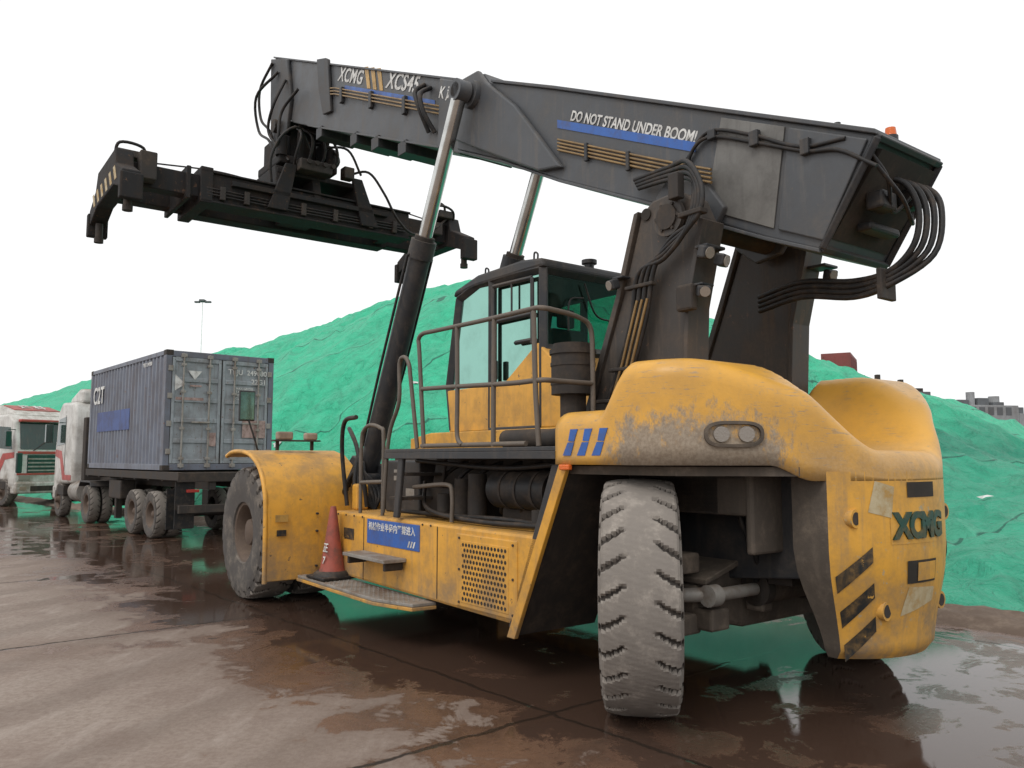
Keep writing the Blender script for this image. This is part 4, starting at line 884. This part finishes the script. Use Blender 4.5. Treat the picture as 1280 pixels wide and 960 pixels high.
# ================================================================ BACKGROUND
root('stacked_red_containers',(29.0,68,0),62)
boxes('stack',[(0,6,0,2.4,2.7*i,2.7*i+2.65) for i in range(4)],REDC,bev=.03)
boxes('stack_ribs',[(.2+.3*k,.3+.3*k,-.03,0,2.7*i+.15,2.7*i+2.4) for i in range(4) for k in range(19)]+[(-.03,0,.1+.3*k,.2+.3*k,2.7*i+.15,2.7*i+2.4) for i in range(4) for k in range(8)],REDC,bev=0)
root('office_building',(98,160,0),10)
boxes('building_walls',[(-10,4,0,10,0,12.2),(4.05,9,0,9,0,10.6),(-16,-10.05,2,9,0,9)],BLD,bev=.1)
boxes('building_windows',[(-9+2*i,-7.7+2*i,-.04,0,1.2+3*j,2.8+3*j) for i in range(6) for j in range(4)],BLDD,bev=0)
boxes('building_roof_plant',[(-8,-5.5,2,5,12.2,13.4),(-3.5,-1,2,5,12.2,13.8),(0,2.5,2,5,12.2,13.0),(5,7,2,4,10.6,12)],BLDD,bev=.1)
cyls('water_tanks',[((-4.4,3,12.2),(-4.4,3,15),.8),((1,3,13),(1,3,14.2),1)],BLD)
root('warehouse',(80,165,0),5)
boxes('warehouse_body',[(-5,7,0,10,0,15.4)],BLDD,bev=.1); boxes('warehouse_vents',[(-4,-3.2,1,2,15.4,19),(-1.5,-.5,1,2,15.4,17.2),(1,1.8,1,2,15.4,18),(3,6,1,3,15.4,16.2)],GRIMY,bev=.05)
root('high_mast_light',(-29.4,75,0),0)
zt=16.4
cyl('mast_pole',(0,0,0),(0,0,zt),.06,POLE,r1=.03,n=10)
boxes('mast_lamps',[(-.75,-.25,-.15,.15,zt,zt+.16),(.2,.8,-.15,.15,zt,zt+.16),(-.25,.25,-.3,.3,zt+.08,zt+.3)],BLDD,bev=.03)

# ================================================================ GROUND
PARENT=None
bm=bmesh.new(); R_=900
xs=[-R_,-200,-60,-20,20,60,200,R_]
gv=[[bm.verts.new((x,y+100,0)) for y in xs] for x in xs]
for i in range(7):
    for j in range(7): bm.faces.new((gv[i][j],gv[i+1][j],gv[i+1][j+1],gv[i][j+1]))
m,nt,b=newmat('wet_concrete_yard'); L=nt.links
tc=N(nt,'ShaderNodeTexCoord').outputs['Object']
jn=noise_(nt,tc,1.5,4,.7); jj=math_(nt,'MULTIPLY',math_(nt,'SUBTRACT',jn,.5),.16)
qn=math_(nt,'ADD',dot(nt,tc,(.76,.65,0)),jj); qa=math_(nt,'ADD',dot(nt,tc,(-.65,.76,0)),jj)
def jointd(q,off,sp):
    f=math_(nt,'FRACT',math_(nt,'ADD',math_(nt,'DIVIDE',math_(nt,'SUBTRACT',q,off),sp),.5))
    return math_(nt,'MULTIPLY',math_(nt,'ABSOLUTE',math_(nt,'SUBTRACT',f,.5)),sp)
jd=math_(nt,'MINIMUM',jointd(qn,3.9,4.6),jointd(qa,4.135,4.6))
joint=smooth(nt,jd,.008,.026,1,0); jwide=smooth(nt,jd,.02,.25,1,0)
n_l=noise_(nt,mapping(nt,tc,(1,1,1),(0,0,rad(-40))),.33,6,.62,.6)
n_m=noise_(nt,tc,1.5,8,.7,.6); n_f=noise_(nt,tc,22,5,.7); n_g=noise_(nt,mapping(nt,tc,(1.6,.5,1),(0,0,rad(-50))),2.0,5,.7)
bias=smooth(nt,qn,.8,4.4,-.15,.11)
farr=smooth(nt,qn,6.0,9.0,0,-.05)
v=math_(nt,'ADD',math_(nt,'ADD',math_(nt,'ADD',math_(nt,'MULTIPLY',n_l,.5),math_(nt,'MULTIPLY',n_m,.5)),bias),farr)
v=math_(nt,'ADD',v,math_(nt,'MULTIPLY',jwide,.05))
wet=smooth(nt,v,.46,.49); pud=smooth(nt,v,.54,.57); damp=smooth(nt,v,.36,.48)
dry=mixc(nt,smooth(nt,n_m,.3,.7),(.215,.165,.137),(.31,.255,.215))
dry=mixc(nt,smooth(nt,n_f,.35,.7,0,.5),dry,(.17,.125,.10))
dry=mixc(nt,smooth(nt,n_l,.45,.65,0,.5),dry,(.245,.175,.14))
dry=mixc(nt,smooth(nt,n_g,.5,.7,0,.55),dry,(.36,.305,.265))
trk=N(nt,'ShaderNodeTexWave',wave_type='BANDS'); trk.inputs['Scale'].default_value=.28; trk.inputs['Distortion'].default_value=2.2; trk.inputs['Detail'].default_value=3
L.new(mapping(nt,tc,(1,1,1),(0,0,rad(18))),trk.inputs['Vector'])
trn=math_(nt,'MULTIPLY',smooth(nt,trk.outputs['Fac'],.55,.95,0,.45),smooth(nt,n_g,.35,.65,.4,1))
dry=mixc(nt,trn,dry,(.13,.095,.075))
wetc=mixc(nt,smooth(nt,n_m,.35,.65),(.075,.043,.03),(.15,.085,.055))
col=mixc(nt,math_(nt,'MULTIPLY',damp,.45),dry,(.13,.088,.066)); col=mixc(nt,wet,col,wetc)
col=mixc(nt,pud,col,(.06,.036,.026))
col=mixc(nt,joint,col,(.03,.021,.016))
L.new(col,b.inputs['Base Color'])
rg=smooth(nt,n_f,.3,.7,.66,.85)
r=N(nt,'ShaderNodeMix',data_type='FLOAT'); L.new(wet,r.inputs[0]); L.new(rg,r.inputs[2]); L.new(smooth(nt,n_f,.3,.7,.24,.38),r.inputs[3])
r2=N(nt,'ShaderNodeMix',data_type='FLOAT'); L.new(pud,r2.inputs[0]); L.new(r.outputs[0],r2.inputs[2]); r2.inputs[3].default_value=.06
L.new(r2.outputs[0],b.inputs['Roughness']); b.inputs['IOR'].default_value=1.33
hh=math_(nt,'ADD',math_(nt,'MULTIPLY',n_f,.5),math_(nt,'MULTIPLY',n_g,.8))
hh=math_(nt,'SUBTRACT',hh,math_(nt,'MULTIPLY',joint,1.2))
inv=math_(nt,'SUBTRACT',1.0,math_(nt,'MULTIPLY',pud,.95))
bn=N(nt,'ShaderNodeBump'); bn.inputs['Distance'].default_value=.014; L.new(hh,bn.inputs['Height']); L.new(math_(nt,'MULTIPLY',inv,.7),bn.inputs['Strength']); L.new(bn.outputs[0],b.inputs['Normal'])
frombm('ground',bm,m)

# ================================================================ LIGHT / SKY
wd=D.worlds.new('World'); scene.world=wd; wd.use_nodes=True; nt=wd.node_tree; bg=nt.nodes['Background']
sk=N(nt,'ShaderNodeTexSky',sky_type='NISHITA'); sk.sun_disc=False
SEL,SAZ=52,215
sk.sun_elevation=rad(SEL); sk.sun_rotation=rad(SAZ); sk.dust_density=6; sk.air_density=1.5
hs=N(nt,'ShaderNodeHueSaturation'); hs.inputs['Saturation'].default_value=.12; nt.links.new(sk.outputs[0],hs.inputs['Color'])
mc=mixc(nt,.88,hs.outputs[0],(10.5,10.55,10.6)); nt.links.new(mc,bg.inputs[0]); bg.inputs[1].default_value=.112
sl=D.lights.new('sun','SUN'); sl.energy=.95; sl.angle=rad(20); sl.color=(1,.96,.9)
so=D.objects.new('sun',sl); COL.objects.link(so)
az=rad(SAZ); dv=Vector((math.sin(az)*math.cos(rad(SEL)),math.cos(az)*math.cos(rad(SEL)),math.sin(rad(SEL))))
so.rotation_euler=dv.to_track_quat('Z','Y').to_euler(); so.location=(-5,-5,20)

cam=D.cameras.new('camera'); co=D.objects.new('camera',cam); COL.objects.link(co); scene.camera=co
co.location=(0,0,1.75); co.rotation_euler=(rad(90+5.26),0,0)
cam.sensor_width=36; cam.sensor_fit='HORIZONTAL'; cam.lens=36*1000/1280; cam.clip_end=3000; cam.clip_start=.05
scene.view_settings.view_transform='Standard'; scene.view_settings.look='None'; scene.view_settings.exposure=0; scene.view_settings.gamma=1
